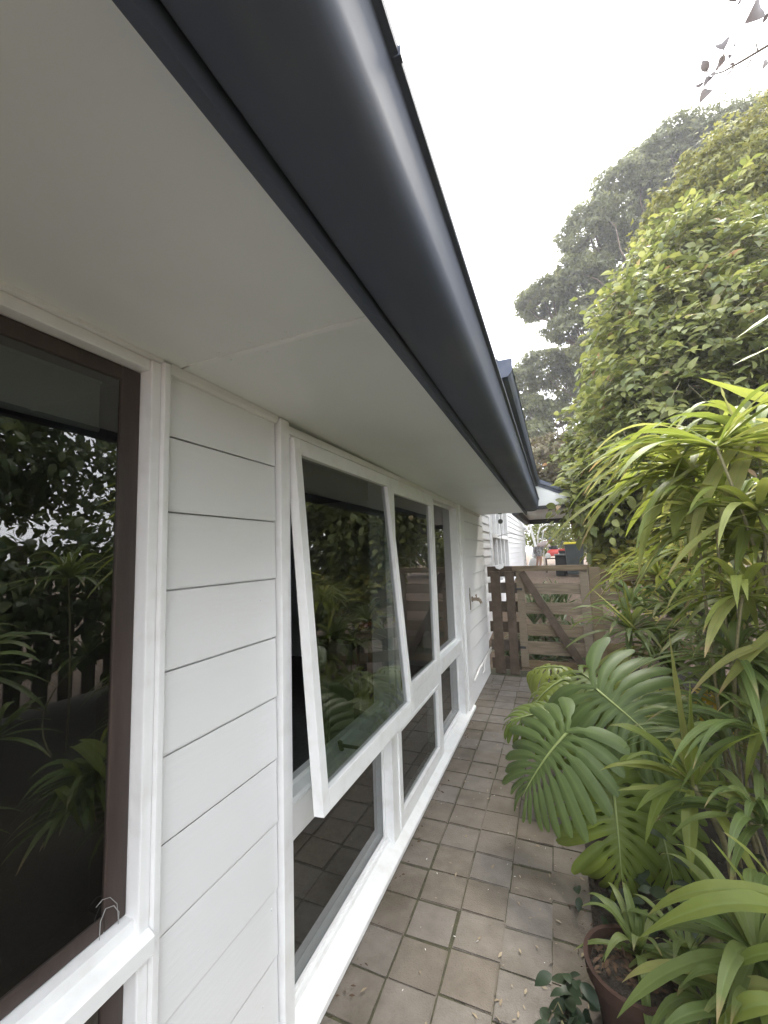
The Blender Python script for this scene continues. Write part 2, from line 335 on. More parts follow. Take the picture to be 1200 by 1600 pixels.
def paver_mesh(seed):
    r = np.random.default_rng(seed)
    bm = bmesh.new(); bmesh.ops.create_cube(bm, size=1.0)
    for v in bm.verts: v.co = (v.co.x * 0.194 + r.normal(0, 0.0016), v.co.y * 0.1895 + r.normal(0, 0.0016), v.co.z * 0.05 - 0.025)
    bmesh.ops.bevel(bm, geom=[e for e in bm.edges if sum(v.co.z for v in e.verts) > -0.04], offset=0.004, segments=2, affect='EDGES')
    me = bpy.data.meshes.new('paver'); bm.to_mesh(me); bm.free(); me.materials.append(paverm)
    return me
PM = [paver_mesh(i) for i in range(6)]
colx = [0.098, 0.298, 0.496, 0.690, 0.884, 1.078]
for ci, cx in enumerate(colx):
    for k in range(-1, 24):
        y = 1.607 + 0.0965 + 0.1935 * (k - 3) + random.gauss(0, 0.0025) + [0, .0, .012, -.010, .006, .02][ci] * math.sin(k * .35)
        if y > 5.93: continue
        if ci == 5 and y < 4.2: continue
        o = link('paver', PM[random.randrange(6)], paving, (cx + random.gauss(0, 0.002), y, random.gauss(0, 0.0016)))
        o.rotation_euler = (random.gauss(0, 0.006), random.gauss(0, 0.006), random.gauss(0, 0.010) + random.choice((0, math.pi)))
m = MB()
for cx in colx[:5]:
    for k in range(-20, -4):
        yy = 1.607 + 0.0965 + 0.1935 * k; m.box(cx - .095, cx + .095, yy - .093, yy + .093, -.05, 0.0)
tag(m.build('far_paver', paverm, paving), kind='stuff')

# ------------------------------------------------------------------ the house
FALL = -0.010                                    # the eaves drop a little along the wall
SOF = 2.152
house = thing('weatherboard_house', 'white painted weatherboard house with dark gutter and long white framed windows', 'house', (0, 2.5, 0))
Y_END = 5.74
wall_mb = MB()
for (y0, y1, z0, z1) in [(-4.0, -1.30, -0.2, 2.5), (0.73, 1.235, -0.2, 2.5), (4.30, Y_END - 0.02, -0.2, 2.5), (-1.30, 0.73, 2.14, 2.5), (-1.30, 0.73, -0.2, 0.06),
                         (1.235, 4.30, 2.10, 2.5), (1.235, 4.30, -0.2, 0.015)]:
    wall_mb.box(-0.12, -0.024, y0, y1, z0, z1)
wall_mb.box(-6.0, -0.13, Y_END - 0.12, Y_END - 0.024, -0.2, 2.6)
wall_mb.box(-6.0, -0.13, -4.0, -3.9, -0.2, 2.6); wall_mb.box(-6.1, -6.0, -4.0, Y_END, -0.2, 2.6)
wall = wall_mb.build('wall', white, house)

def board_mesh(y0, y1, h=0.1985):
    m = MB(); prof = [(-0.022, 0.0), (0.0, 0.0), (0.001, 0.006), (-0.003, h - 0.0034), (-0.022, h - 0.014)]
    n = len(prof); V = [(x, y0, z) for x, z in prof] + [(x, y1, z) for x, z in prof]
    m.add(V, [(i, (i + 1) % n, n + (i + 1) % n, n + i) for i in range(n)] + [tuple(range(n - 1, -1, -1)), tuple(range(n, 2 * n))])
    me = bpy.data.meshes.new('weatherboard'); me.from_pydata(m.v, [], m.f); me.materials.append(white); me.update()
    return me
Z0 = 1.7565 - 9 * 0.1997
for (y0, y1) in [(0.738, 1.194), (4.372, Y_END), (-4.0, -1.32)]:
    me = board_mesh(0, y1 - y0)
    for k in range(11):
        z = Z0 + k * 0.1997
        if z < -0.06: continue
        link('weatherboard', me, wall, (random.gauss(0, 0.0006), y0, z))
# the end wall's boards, seen edge on at the corner
mE = MB()
for k in range(11):
    z = Z0 + k * 0.1997
    mE.add([(-6, Y_END, z), (0.0, Y_END, z), (0.0, Y_END + 0.02, z), (-6, Y_END + 0.02, z), (-6, Y_END, z + .2), (0.0, Y_END, z + .2), (0.0, Y_END + 0.006, z + .2), (-6, Y_END + 0.006, z + .2)],
           [(0, 1, 2, 3), (4, 7, 6, 5), (2, 6, 7, 3), (1, 5, 6, 2)])
mE.build('end_wall_boards', white, house)
# small nail heads on the boards
mn = MB()
for k in range(1, 11):
    z = Z0 + k * 0.1997
    for yy in (0.752, 0.757, 1.12, 1.17):
        for q in range(1 if yy > 1 else 2):
            mn.lathe((-0.0055 + 0.002, yy + random.gauss(0, .004), z + 0.03 + random.random() * 0.13), [(0.0001, 0.0026), (0.0030, 0.0019), (0.0042, 0)], 8, 'x')
tag(mn.build('nail_heads', white, house), kind='stuff')

# soffit with lining sheets
sof = MB(); sof.extrude_y([(-0.13, SOF + 0.012), (0.60, SOF + 0.012), (0.60, SOF + 0.03), (-0.13, SOF + 0.03)], -4.0, 5.50, dz=FALL)
soffit = sof.build('soffit', soffw, house)
for (a, c) in [(-4.0, -1.72), (-1.714, 0.772), (0.778, 3.2), (3.206, 5.50)]:
    m = MB(); m.extrude_y([(-0.02, SOF), (0.588, SOF), (0.588, SOF + 0.010), (-0.02, SOF + 0.010)], a, c, dz=FALL)
    m.build('soffit_panel', soffw, soffit)
m = MB(); m.extrude_y([(0.05, SOF - 0.003), (0.588, SOF - 0.003), (0.588, SOF + 0.001), (0.05, SOF + 0.001)], 0.768, 0.782, dz=FALL); m.build('joint_strip', trimw, soffit)
for (a, c) in [(0.742, 1.192), (4.38, 5.50)]:
    m = MB(); m.extrude_y([(-0.005, SOF - 0.026), (0.010, SOF - 0.026), (0.016, SOF - 0.018), (0.018, SOF - 0.001), (-0.005, SOF - 0.001)], a, c, dz=FALL)
    m.build('soffit_moulding', white, soffit)
m = MB(); m.extrude_y([(-6, SOF), (0.588, SOF), (0.588, SOF + .25), (-6, SOF + .25)], 5.503, 5.53, dz=FALL); m.build('soffit_end_board', soffw, soffit)

sn = MB()
for yy in (0.752, 0.798, 3.18, 3.226, 1.55, 2.35, 4.2):
    for xx in np.arange(.06, .58, .105): sn.lathe((xx + random.gauss(0, .004), yy + random.gauss(0, .003), SOF + FALL * yy), [(0.0001, -0.0014), (0.0032, -0.0011), (0.0045, 0.0004)], 8)
tag(sn.build('soffit_nails', soffw, soffit), kind='stuff')
# fascia, gutter, roof
m = MB(); m.extrude_y([(0.590, SOF - 0.034), (0.607, SOF - 0.034), (0.607, SOF + 0.16), (0.590, SOF + 0.16)], -4.0, 5.56, dz=FALL)
m.build('fascia', slate, house)
GZ = SOF
gprof = [(0.609, GZ + 0.075), (0.609, GZ - 0.002), (0.615, GZ - 0.011), (0.655, GZ - 0.014), (0.695, GZ - 0.012), (0.722, GZ - 0.005), (0.738, GZ + 0.006), (0.747, GZ + 0.020), (0.751, GZ + 0.040), (0.756, GZ + 0.085), (0.761, GZ + 0.116), (0.771, GZ + 0.119), (0.772, GZ + 0.127), (0.756, GZ + 0.127)]
inner = [(x - 0.004 if x > 0.66 else x + 0.003, z + 0.003) for x, z in reversed(gprof[1:-3])]
m = MB(); m.extrude_y(gprof, -4.0, 5.28, closed=False, dz=FALL); m.extrude_y(inner, -4.0, 5.28, closed=False, dz=FALL)
gutter = m.build('gutter', slate, house, auto=38)
m = MB(); m.extrude_y([(x + (0.003 if x > 0.67 else -0.001), z - 0.003) for x, z in gprof[1:-3]] + [(0.61, GZ + .118)], 5.262, 5.292, dz=FALL); m.build('end_cap', slate, gutter, auto=38)
for yy in (2.9,):
    m = MB(); m.extrude_y([(x + (0.0009 if x > 0.67 else 0.0), z - 0.0009) for x, z in gprof[7:-2]], yy, yy + 0.04, closed=False, dz=FALL); m.build('gutter_joint', slate, gutter, auto=38)
m = MB(); m.extrude_y([(0.764, GZ + 0.116), (0.774, GZ + 0.116), (0.774, GZ + 0.130), (0.764, GZ + 0.130)], 0.442, 0.452, dz=FALL); m.build('gutter_clip', slate, gutter)
RZ = SOF + 0.15
m = MB(); m.extrude_y([(0.66, RZ), (0.66, RZ + 0.02), (-3.0, RZ + 1.25), (-6.3, RZ + 0.1), (-6.3, RZ + 0.08), (-3.0, RZ + 1.22)], -4.2, 5.7, dz=FALL)
m.build('roof', roofm, house)

# upper gutter set above the eaves further along
ug = at(786, 579, 2.15); uz = 2.585
m = MB()
up = [(0.64, uz - 0.20), (0.705, uz - 0.20), (0.705, uz - 0.075), (0.745, uz - 0.07), (0.758, uz - 0.05), (0.762, uz), (0.768, uz + .004), (0.762, uz + .008), (0.752, uz + .004), (0.748, uz - 0.04), (0.64, uz - 0.04)]
m.extrude_y(up, 2.12, 6.20, dz=0.0); upg = m.build('upper_gutter', slate, house, auto=35)
m = MB(); m.extrude_y([(0.70, uz - .082), (0.750, uz - .078), (0.770, uz - .052), (0.774, uz + .014), (0.70, uz + .014)], 2.105, 2.118); m.build('upper_gutter_end', slate, upg)
m = MB(); m.box(0.60, 0.70, 2.2, 6.2, SOF + .13, uz - .19); m.build('upper_fascia', slate_dark, upg)

# ---- big window unit
FX = -0.10
def part(name, mtl, par, x0, x1, y0, y1, z0, z1, bev=0.003): return box_obj(name, mtl, par, x0, x1, y0, y1, z0, z1, bev)
HZ = 2.105
m = MB()
m.box(FX, 0.020, 1.203, 1.256, 0.05, SOF - 0.016, 0.003)          # near jamb
m.box(FX, 0.012, 4.085, 4.20, 0.05, HZ, 0.003)                    # far jamb
m.box(-0.02, 0.028, 4.20, 4.365, 0.05, HZ + 0.01, 0.003)            # far cover board
m.box(FX, 0.010, 1.256, 4.085, 2.062, HZ + 0.02, 0.002)           # head
win = m.build('window', trimw, house)
part('head_lining', trimw, win, -0.01, 0.016, 1.258, 4.2, 2.09, SOF - 0.045)
m = MB()
m.add([(-0.10, y, z) for y in (1.205, 4.40) for z in (0.02, 0.098)] + [(-0.055, y, z) for y in (1.205, 4.40) for z in (0.02, 0.092)]
      + [(0.048, y, z) for y in (1.205, 4.40) for z in (0.012, 0.046)], [])
sprof = [(-0.10, 0.012), (0.040, 0.012), (0.047, 0.018), (0.047, 0.040), (0.040, 0.047), (-0.030, 0.073), (-0.034, 0.088), (-0.10, 0.094)]
m = MB(); m.extrude_y(sprof, 1.206, 4.402); m.build('sill', trimw, win, auto=30)
part('sill_flashing', slate_dark, win, -0.09, 0.036, 1.21, 4.395, -0.004, 0.012, 0)
for (a, c) in [(2.205, 2.300), (3.190, 3.290)]:
    mm = part('mullion', trimw, win, FX, 0.0, a, c, 0.06, 2.062)
    part('mullion_bead', trimw, mm, 0.0, 0.010, a + 0.028, c - 0.028, 0.075, 2.06, 0.002) if False else None
# transoms
for (y0, y1, z0, z1) in [(1.256, 2.205, 0.648, 0.765), (2.300, 3.190, 0.612, 0.742), (3.290, 4.085, 0.655, 0.766)]:
    part('transom', trimw, win, FX, 0.004, y0 + 0.001, y1 - 0.001, z0, z1)
m = MB(); m.extrude_y([(-0.075, 0.765), (-0.002, 0.765), (-0.006, 0.778), (-0.040, 0.790), (-0.044, 0.806), (-0.075, 0.806)], 1.257, 2.204); m.build('transom_stop', trimw, win)
# fixed panes: bay A lower, bay C both
def pane(par, x, y0, y1, z0, z1, bead=0.016):
    part('pane', glass, par, x - 0.0025, x + 0.0025, y0, y1, z0, z1, 0)
    mm = MB()
    for (a0, a1, b0, b1) in [(y0, y0 + bead, z0, z1), (y1 - bead, y1, z0, z1), (y0 + bead, y1 - bead, z0, z0 + bead), (y0 + bead, y1 - bead, z1 - bead, z1)]:
        mm.box(x + 0.003, x + 0.016, a0, a1, b0, b1, 0.002)
    mm.build('glazing_bead', trimw, par)
pane(win, -0.062, 1.257, 2.204, 0.085, 0.647)
pane(win, -0.062, 3.291, 4.084, 0.085, 0.654)
pane(win, -0.062, 3.291, 4.084, 0.767, 2.061)

def sash_frame(y0, y1, h, st=0.044, top=0.062, bot=0.070, th=0.040):
    """Sash in its own plane: origin at the hinge, z down the sash negative, x out of the wall."""
    m = MB()
    m.box(-th, 0, y0, y0 + st, -h, 0, 0.003); m.box(-th, 0, y1 - st, y1, -h, 0, 0.003)
    m.box(-th, 0, y0 + st, y1 - st, -top, -0.0005, 0.003); m.box(-th, 0, y0 + st, y1 - st, -h + 0.0005, -h + bot, 0.003)
    g = MB(); g.box(-th * 0.55 - 0.0025, -th * 0.55 + 0.0025, y0 + st - 0.006, y1 - st + 0.006, -h + bot - 0.006, -top + 0.006)
    return m, g
def hinge(mb, x, z, ang):
    c, s = math.cos(ang), math.sin(ang)
    mb.v = [(x + p[0] * c - p[2] * s, p[1], z + p[0] * s + p[2] * c) for p in mb.v]
# open awning sash
OPEN = math.radians(4.5)
fm, gm = sash_frame(1.262, 2.222, 1.325)
hinge(fm, 0.034, 2.078, OPEN); hinge(gm, 0.034, 2.078, OPEN)
so = fm.build('open_sash', trimw, win); gm.build('open_pane', glass, win)
def at_x(u, v, x):
    d = MW.T @ np.array([u - 600.0, 800.0 - v, F_PX]); return CAM + d * ((x - CAM[0]) / d[0])
m = MB(); m.beam(at_x(530, 1164, -0.01), at_x(568, 1170, 0.085), .012, .010); m.beam(at_x(531, 1158, -0.012), at_x(534, 1172, -0.008), .02, .012); m.build('sash_stay', blackp, win)
m = MB(); m.box(0.0, 0.022, 2.212, 2.228, 0.80, 0.90); m.build('sash_fastener', pvc, win)
# closed sash in the middle bay and the fixed sash below it
fm, gm = sash_frame(2.290, 3.205, 1.335, st=0.058, top=0.075, bot=0.062)
hinge(fm, 0.014, 2.074, 0.0); hinge(gm, 0.014, 2.074, 0.0)
fm.build('closed_sash', trimw, win); gm.build('pane', glass, win)
fm, gm = sash_frame(2.296, 3.196, 0.535, st=0.050, top=0.022, bot=0.085)
hinge(fm, 0.008, 0.612, 0.0); hinge(gm, 0.008, 0.612, 0.0)
fm.build('lower_sash', trimw, win); gm.build('pane', glass, win)

# ---- near window with brown inner frame
m = MB()
m.box(-0.06, 0.010, 0.693, 0.720, 0.06, 2.135, 0.004); m.box(-0.06, 0.022, 0.7205, 0.7375, 0.02, 2.138, 0.002)
m.box(-0.06, 0.008, -1.28, -1.22, 0.06, 2.135, 0.003)
m.box(-0.06, 0.004, -1.22, 0.693, 2.108, 2.136, 0.003); m.box(-0.06, 0.016, -1.28, 0.7205, 2.1365, 2.150, 0.002)
m.box(-0.06, 0.03, -1.28, 0.72, 0.02, 0.06, 0.003)
win2 = m.build('window', trimw, house)
m = MB(); m.extrude_y([(-0.07, 0.760), (0.020, 0.760), (0.030, 0.766), (0.030, 0.800), (0.024, 0.806), (-0.004, 0.818), (-0.006, 0.842), (-0.07, 0.844)], -1.22, 0.7185); m.build('transom', trimw, win2, auto=30)
for (z0, z1) in [(0.846, 2.107), (0.061, 0.759)]:
    m = MB()
    m.box(-0.085, -0.030, 0.644, 0.6925, z0, z1, 0.003); m.box(-0.085, -0.030, -1.219, -1.165, z0, z1, 0.003)
    m.box(-0.085, -0.030, -1.165, 0.644, z1 - 0.036, z1, 0.003); m.box(-0.085, -0.030, -1.165, 0.644, z0, z0 + 0.03, 0.003)
    m.build('inner_frame', brown, win2)
    part('pane', glass, win2, -0.041, -0.036, -1.166, 0.645, z0 + 0.029, z1 - 0.035, 0)
m = MB()
rb = MB(); rb.box(-0.102, -0.098, -1.15, 0.636, 1.955, 2.085); rb.tube([(-.1, -1.15, 1.955), (-.1, .636, 1.955)], .007, 8); rb.tube([(-.105, -1.15, 2.085), (-.105, .636, 2.085)], .02, 10); rb.build('soffit_reflection_band', reflbandm, win2)  # pale strip added to stand in for the soffit's reflection in the pane
pts = [at(155, 1470, 0.60), at(157, 1440, 0.60), at(165, 1420, 0.605), at(178, 1415, 0.61), at(186, 1425, 0.615), at(184, 1455, 0.615)]
def shift_x(p, x):            # slide a sight-line point to the plane x
    d = p - CAM; return CAM + d * ((x - CAM[0]) / d[0])
m.tube([shift_x(p, -0.027) for p in pts], 0.0010, 5); m.tube([shift_x(at(u, v, .6), -0.027) for u, v in ((150, 1418), (160, 1406), (172, 1402), (183, 1412), (185, 1440))], 0.0007, 5)
tag(m.build('blind_cord', cordm), 'thin looped white cord against the lower corner of the near window pane', 'cord')

# ---- room behind the glass
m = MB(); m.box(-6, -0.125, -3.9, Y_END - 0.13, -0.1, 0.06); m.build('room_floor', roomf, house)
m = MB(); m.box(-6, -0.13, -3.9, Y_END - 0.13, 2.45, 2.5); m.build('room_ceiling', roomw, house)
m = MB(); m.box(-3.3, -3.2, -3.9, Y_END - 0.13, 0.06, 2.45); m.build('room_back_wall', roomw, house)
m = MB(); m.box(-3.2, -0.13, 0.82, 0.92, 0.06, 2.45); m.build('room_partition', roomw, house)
m = MB(); m.box(-0.9, -0.84, 4.15, 4.27, 0.06, 2.45, .003); m.build('room_post', orange_wood, house)
sc_ = shift_x(at(572, 972, 1.7), -0.75)
m = MB(); m.box(-0.95, -0.60, sc_[1] - .5, sc_[1] + .5, sc_[2] - .09, sc_[2] - .055); m.box(-0.95, -.9, sc_[1] - .48, sc_[1] - .44, 0.06, sc_[2] - .09); m.box(-0.95, -.9, sc_[1] + .44, sc_[1] + .48, 0.06, sc_[2] - .09)
m.box(-.65, -.60, sc_[1] - .48, sc_[1] - .44, 0.06, sc_[2] - .09); m.box(-.65, -.60, sc_[1] + .44, sc_[1] + .48, 0.06, sc_[2] - .09)
tag(m.build('side_table', brown), 'dark side table standing in the room behind the open window', 'table')
tb = thing('red_tube', 'small red and white tube lying behind the open window', 'tube', tuple(sc_ + np.array([0, 0, -.055])))
m = MB(); m.tube([sc_ + np.array([0, -.13, -.03]), sc_ + np.array([0, .08, -.03])], [0.024, 0.024], 10); m.build('tube_body', redp, tb)
m = MB(); m.tube([sc_ + np.array([0, .08, -.03]), sc_ + np.array([0, .14, -.03])], [0.020, 0.018], 10); m.build('tube_cap', pvc, tb)

# ---- tap and pipe on the far wall
tp = np.array([0.0, 4.72, 1.085])
m = MB(); m.lathe(tp + [0.0, 0, 0], [(0.0, 0.012), (0.030, 0.010), (0.032, 0.0)], 14, 'x'); m.tube([tp, tp + [0.085, 0, 0]], 0.019, 10); m.tube([tp + [0.05, 0, 0], tp + [0.09, 0, -0.01], tp + [0.105, 0, -0.045]], [.019, .019, .015], 10)
tap = m.build('tap', brass, house, auto=40)
m = MB(); m.tube([tp + [0.052, 0, 0], tp + [0.052, 0, 0.045]], 0.007, 8); m.tube([tp + [0.052, -0.03, 0.047], tp + [0.052, 0.03, 0.047]], 0.007, 8); m.build('tap_handle', brass, tap)
m = MB(); m.box(-.003, .006, 4.60, 4.628, .98, 1.22, .001); m.build('tap_backplate', brass, tap)
m = MB(); m.tube([(0.028, 4.50, 0.26), (0.028, 4.78, 0.30), (0.028, 5.05, 0.30), (0.028, 5.72, 0.335)], 0.011, 8)
m.tube([(0.028, 5.0, 0.20), (0.028, 5.10, 0.20), (0.028, 5.16, 0.28), (0.028, 5.72, 0.30)], 0.010, 8); m.build('pipe', pvc, house, smooth=True)

# ------------------------------------------------------------------ hanging ornament under the soffit end
hp = at(781, 800, 5.45); hz = SOF + FALL * 5.45
orn = thing('hanging_ornament', 'small dark disc hanging on a cord from the far soffit end', 'ornament', (hp[0], 5.45, hz - 0.30))
m = MB(); m.lathe((hp[0], 5.45, hz), [(0.0, -0.014), (0.022, -0.012), (0.026, 0.001)], 12); m.build('hook_plate', greyst, orn)
m = MB(); m.tube([(hp[0], 5.45, hz - .012), (hp[0], 5.45, hz - .075)], 0.003, 5); m.tube([(hp[0], 5.45, hz - .135), (hp[0], 5.45, hz - .36)], 0.003, 5); m.build('cord', greyst, orn)
m = MB(); m.lathe((hp[0], 5.45, hz - .105), [(0.0, -0.01), (0.026, -0.008), (0.032, 0), (0.026, .008), (0.0, .01)], 16, 'y'); m.build('disc', greyst, orn)

# ------------------------------------------------------------------ gate and fence
GY = 5.80
fl = thing('fence_panel', 'short dark brown fence panel between white wall and gate', 'fence', (0.22, GY, 0))
for (a, c) in [(0.066, 0.192), (0.258, 0.372)]: part('upright', dwood, fl, a, c, GY - 0.045, GY, 0.0, 1.335, 0.004)
for z in (1.335, 1.115, 0.865, 0.60, 0.36, 0.12): part('rail', dwood, fl, 0.022, 0.40, GY + 0.002, GY + 0.024, z - 0.07, z + 0.07, 0.003)
gp = thing('gate_post', 'square weathered timber gate post right of the braced gate', 'post', (1.33, GY, 0))
part('post_shaft', fwood, gp, 1.275, 1.400, GY - 0.05, GY + 0.07, -0.1, 1.375, 0.006)
gt = thing('garden_gate', 'weathered brown timber gate with diagonal brace and open horizontal rails', 'gate', (0.83, GY, 0))
part('stile', fwood, gt, 0.400, 0.495, GY - 0.035, GY - 0.002, 0.10, 1.335, 0.004)
part('stile', fwood, gt, 1.165, 1.262, GY - 0.035, GY - 0.002, 0.10, 1.335, 0.004)
part('cap_rail', rwood, gt, 0.355, 1.268, GY - 0.055, GY + 0.045, 1.337, 1.405, 0.004)
for (z0, z1) in [(1.035, 1.175), (0.778, 0.925), (0.498, 0.648), (0.262, 0.425), (0.075, 0.185)]:
    part('rail', rwood, gt, 0.402, 1.26, GY, GY + 0.022, z0, z1, 0.003)
m = MB(); m.beam((0.470, GY - 0.050, 1.325), (1.120, GY - 0.050, 0.17), 0.026, 0.092, up=(0.8, 0, .55)); m.build('brace', dwood, gt)
for z in (1.10, 0.35):
    m = MB(); m.box(0.385, 0.47, GY - 0.042, GY - 0.036, z - .015, z + .015); m.build('hinge', slate_dark, gt)
fr = thing('side_fence', 'long low weathered timber rail fence behind the garden bed right of the gate', 'fence', (2.4, GY, 0))
for x in (2.75, 4.2): part('post', fwood, fr, x, x + 0.1, GY + 0.03, GY + 0.13, -0.1, 1.37, 0.005)
for (z0, z1) in [(1.20, 1.345), (0.92, 1.07), (0.62, 0.77), (0.30, 0.45)]: part('rail', rwood, fr, 1.405, 4.3, GY, GY + 0.025, z0, z1, 0.003)
# scrap of white cloth on the fence
cl = [at(773, 884, GY - .05), at(787, 881, GY - .02), at(786, 887, GY - .055), at(781, 890, GY - .06), at(775, 888, GY - .06)]
m = MB(); m.add(cl + [p + np.array([0.004, .012, .004]) for p in cl], [(0, 1, 2, 3, 4), (9, 8, 7, 6, 5)] + [(i, (i + 1) % 5, 5 + (i + 1) % 5, 5 + i) for i in range(5)])
tag(m.build('cloth_scrap', sheetm), 'small crumpled cream cloth caught on top of the dark fence panel', 'cloth')

# ------------------------------------------------------------------ neighbouring house seen past the gate
NX = -0.25
nb = thing('neighbour_house', 'bright white weatherboard house with narrow boards standing beyond the gate', 'house', (NX, 12, 0))
m = MB()
for (y0, y1, z0, z1) in [(6.9, 8.3, -.2, 4.6), (11.2, 17.9, -.2, 4.6), (8.3, 11.2, -.2, 0.95), (8.3, 11.2, 3.0, 4.6)]: m.box(NX - 0.2, NX - 0.03, y0, y1, z0, z1)
m.box(NX - 5, NX - 0.21, 6.9, 7.0, -.2, 4.6); m.box(NX - 5, NX - .21, 17.8, 17.9, -.2, 4.6)
nw = m.build('wall', white, nb)
bmesh_cache = {}
for (y0, y1, zl, zh) in [(6.9, 8.22, 0, 4.5), (11.28, 17.8, 0, 4.5), (8.22, 11.28, 3.05, 4.5), (8.22, 11.28, 0, 0.9)]:
    mm = MB(); pf = [(-0.03, 0), (0.0, 0), (0.0, 0.005), (-0.014, 0.143), (-0.03, 0.143)]
    n = len(pf); mm.add([(x, 0, z) for x, z in pf] + [(x, y1 - y0, z) for x, z in pf], [(i, (i + 1) % n, n + (i + 1) % n, n + i) for i in range(n)] + [tuple(range(n - 1, -1, -1)), tuple(range(n, 2 * n))])
    me = bpy.data.meshes.new('weatherboard'); me.from_pydata(mm.v, [], mm.f); me.materials.append(white); me.update()
    z = 0.02
    while z < zh:
        if z >= zl: link('weatherboard', me, nw, (NX, y0, z))
        z += 0.15
part('corner_board', trimw, nb, NX - .03, NX + .025, 17.8, 17.95, 0, 4.6)
m = MB(); m.box(NX - .1, NX + .03, 8.22, 8.34, .95, 3.05); m.box(NX - .1, NX + .03, 11.16, 11.28, .95, 3.05); m.box(NX - .1, NX + .03, 8.34, 11.16, 2.95, 3.05)
nwin = m.build('window', trimw, nb)
part('sill', trimw, nwin, NX - .1, NX + .07, 8.2, 11.3, .90, .95, 0); part('transom', trimw, nwin, NX - .1, NX + .035, 8.34, 11.16, 1.88, 1.96, 0)
for y in (8.95, 9.6, 10.3): part('mullion', trimw, nwin, NX - .1, NX + .025, y, y + .09, .95, 2.95, 0)
for (a, c) in [(8.34, 8.95), (9.04, 9.6), (9.69, 10.3), (10.39, 11.16)]:
    part('pane', glass, nwin, NX - .06, NX - .055, a, c, .95, 1.88, 0); part('pane', glass, nwin, NX - .06, NX - .055, a, c, 1.96, 2.95, 0)
part('curtain_wall', roomw, nb, NX - .6, NX - .55, 8.0, 11.6, 0.5, 3.4, 0)
m = MB(); m.beam((NX + .05, 11.0, 2.9), (NX + .48, 11.0, 2.12), .05, .06, up=(0, 1, 0)); m.beam((NX + .05, 12.1, 2.9), (NX + .48, 12.1, 2.12), .05, .06, up=(0, 1, 0)); m.beam((NX + .48, 10.97, 2.12), (NX + .48, 12.13, 2.12), .06, .05)
m.build('open_sash', trimw, nwin)
m = MB(); m.box(NX - 5.2, NX + .5, 6.7, 18.2, 4.6, 4.75); m.build('roof', roofm, nb)
pl0, pl1 = at(822, 800, 19.5), at(837, 853, 19.5)
m = MB(); m.beam(pl1 + (pl1 - pl0) * ((.8 - pl1[2]) / (pl1[2] - pl0[2])), pl0 - (pl1 - pl0) * .5, .10, .06, up=(0, 1, 0)); tag(m.build('leaning_plank', trimw), 'long white plank leaning beside the corner of the far white house', 'plank')
m = MB(); pw = [at(778, 838, 7.8), at(796, 833, 8.6), at(817, 838, 10.5)]; m.tube(pw, .006, 5); tag(m.build('wire_line', blackp), 'thin dark wire sagging across the far white house wall', 'wire')

# ------------------------------------------------------------------ carport beyond the gate
CY = 6.25
cp = thing('carport', 'open carport with dark beams and pale gable panel beyond the gate', 'carport', (1.5, CY, 0))
A, B = at(842, 752, CY), at(985, 800, CY)
def rake(p0, p1, dy0, dy1, dz0, dz1, name, mtl):
    m = MB(); V = []
    for p in (p0, p1):
        for dy in (dy0, dy1):
            for dz in (dz0, dz1): V.append((p[0], CY + dy, p[2] + dz))
    m.add(V, [(0, 1, 3, 2), (4, 6, 7, 5), (0, 4, 5, 1), (2, 3, 7, 6), (0, 2, 6, 4), (1, 5, 7, 3)]); return m.build(name, mtl, cp)
sl = (B[2] - A[2]) / (B[0] - A[0]); zt = A[2]
P0 = np.array([0.70, CY, zt + 0.03]); P1 = np.array([1.95, CY, zt + 0.03 + sl * 1.25])
rake(P0, P1, -0.05, 0.0, -0.035, 0.02, 'barge_gutter', slate); rake(P0, P1, -0.03, 0.0, -0.085, -0.037, 'barge_board', slate)
zb = at(826, 792, CY)[2]
m = MB(); m.add([(0.45, CY - .02, zb), (1.9, CY - .02, zb), (1.9, CY - .02, P1[2] - .05 if P1[2] - .05 > zb else zb + .01), (0.70, CY - .02, zt - .05), (0.45, CY - .02, zt - .05),
                 (0.45, CY, zb), (1.9, CY, zb), (1.9, CY, P1[2] - .05 if P1[2] - .05 > zb else zb + .01), (0.70, CY, zt - .05), (0.45, CY, zt - .05)],
                [(0, 1, 2, 3, 4), (9, 8, 7, 6, 5)] + [(i, (i + 1) % 5, 5 + (i + 1) % 5, 5 + i) for i in range(5)]); m.build('gable_panel', soffw, cp)
part('beam', slate_dark, cp, 0.45, 2.6, CY - .05, CY + .03, zb - .045, zb, .003)
part('ceiling', soffw, cp, 0.45, 2.6, CY + .035, 8.95, zb - .012, zb + .01, 0)
zc = at(840, 812, 9.0)[2]
part('beam', slate_dark, cp, 0.45, 2.6, 8.96, 9.06, zb - .10, zb + .02, .003)
m = MB(); m.add([(0.40, CY + .01, zt + .02), (2.6, CY + .01, zt + .02 + sl * 1.9), (2.6, 9.2, zt + .02 + sl * 1.9), (.40, 9.2, zt + .02), (0.40, CY + .01, zt + .04), (2.6, CY + .01, zt + .04 + sl * 1.9), (2.6, 9.2, zt + .04 + sl * 1.9), (.40, 9.2, zt + .04)],
                [(0, 1, 2, 3), (7, 6, 5, 4), (0, 4, 5, 1), (1, 5, 6, 2), (2, 6, 7, 3), (3, 7, 4, 0)]); m.build('roof', roofm, cp)
for (x, y) in [(2.45, CY), (2.45, 8.98)]: part('post', dwood, cp, x, x + .1, y - .04, y + .06, 0, zb - .05, .004)
part('wall_plate', slate_dark, cp, 0.36, 0.45, CY - .02, 9.1, zb - .10, zt + .02, 0)
for (y) in (CY + .02, 8.98): part('post', dwood, cp, 0.36, 0.44, y + .04, y + .11, 0, zb - .10, .003) if False else None

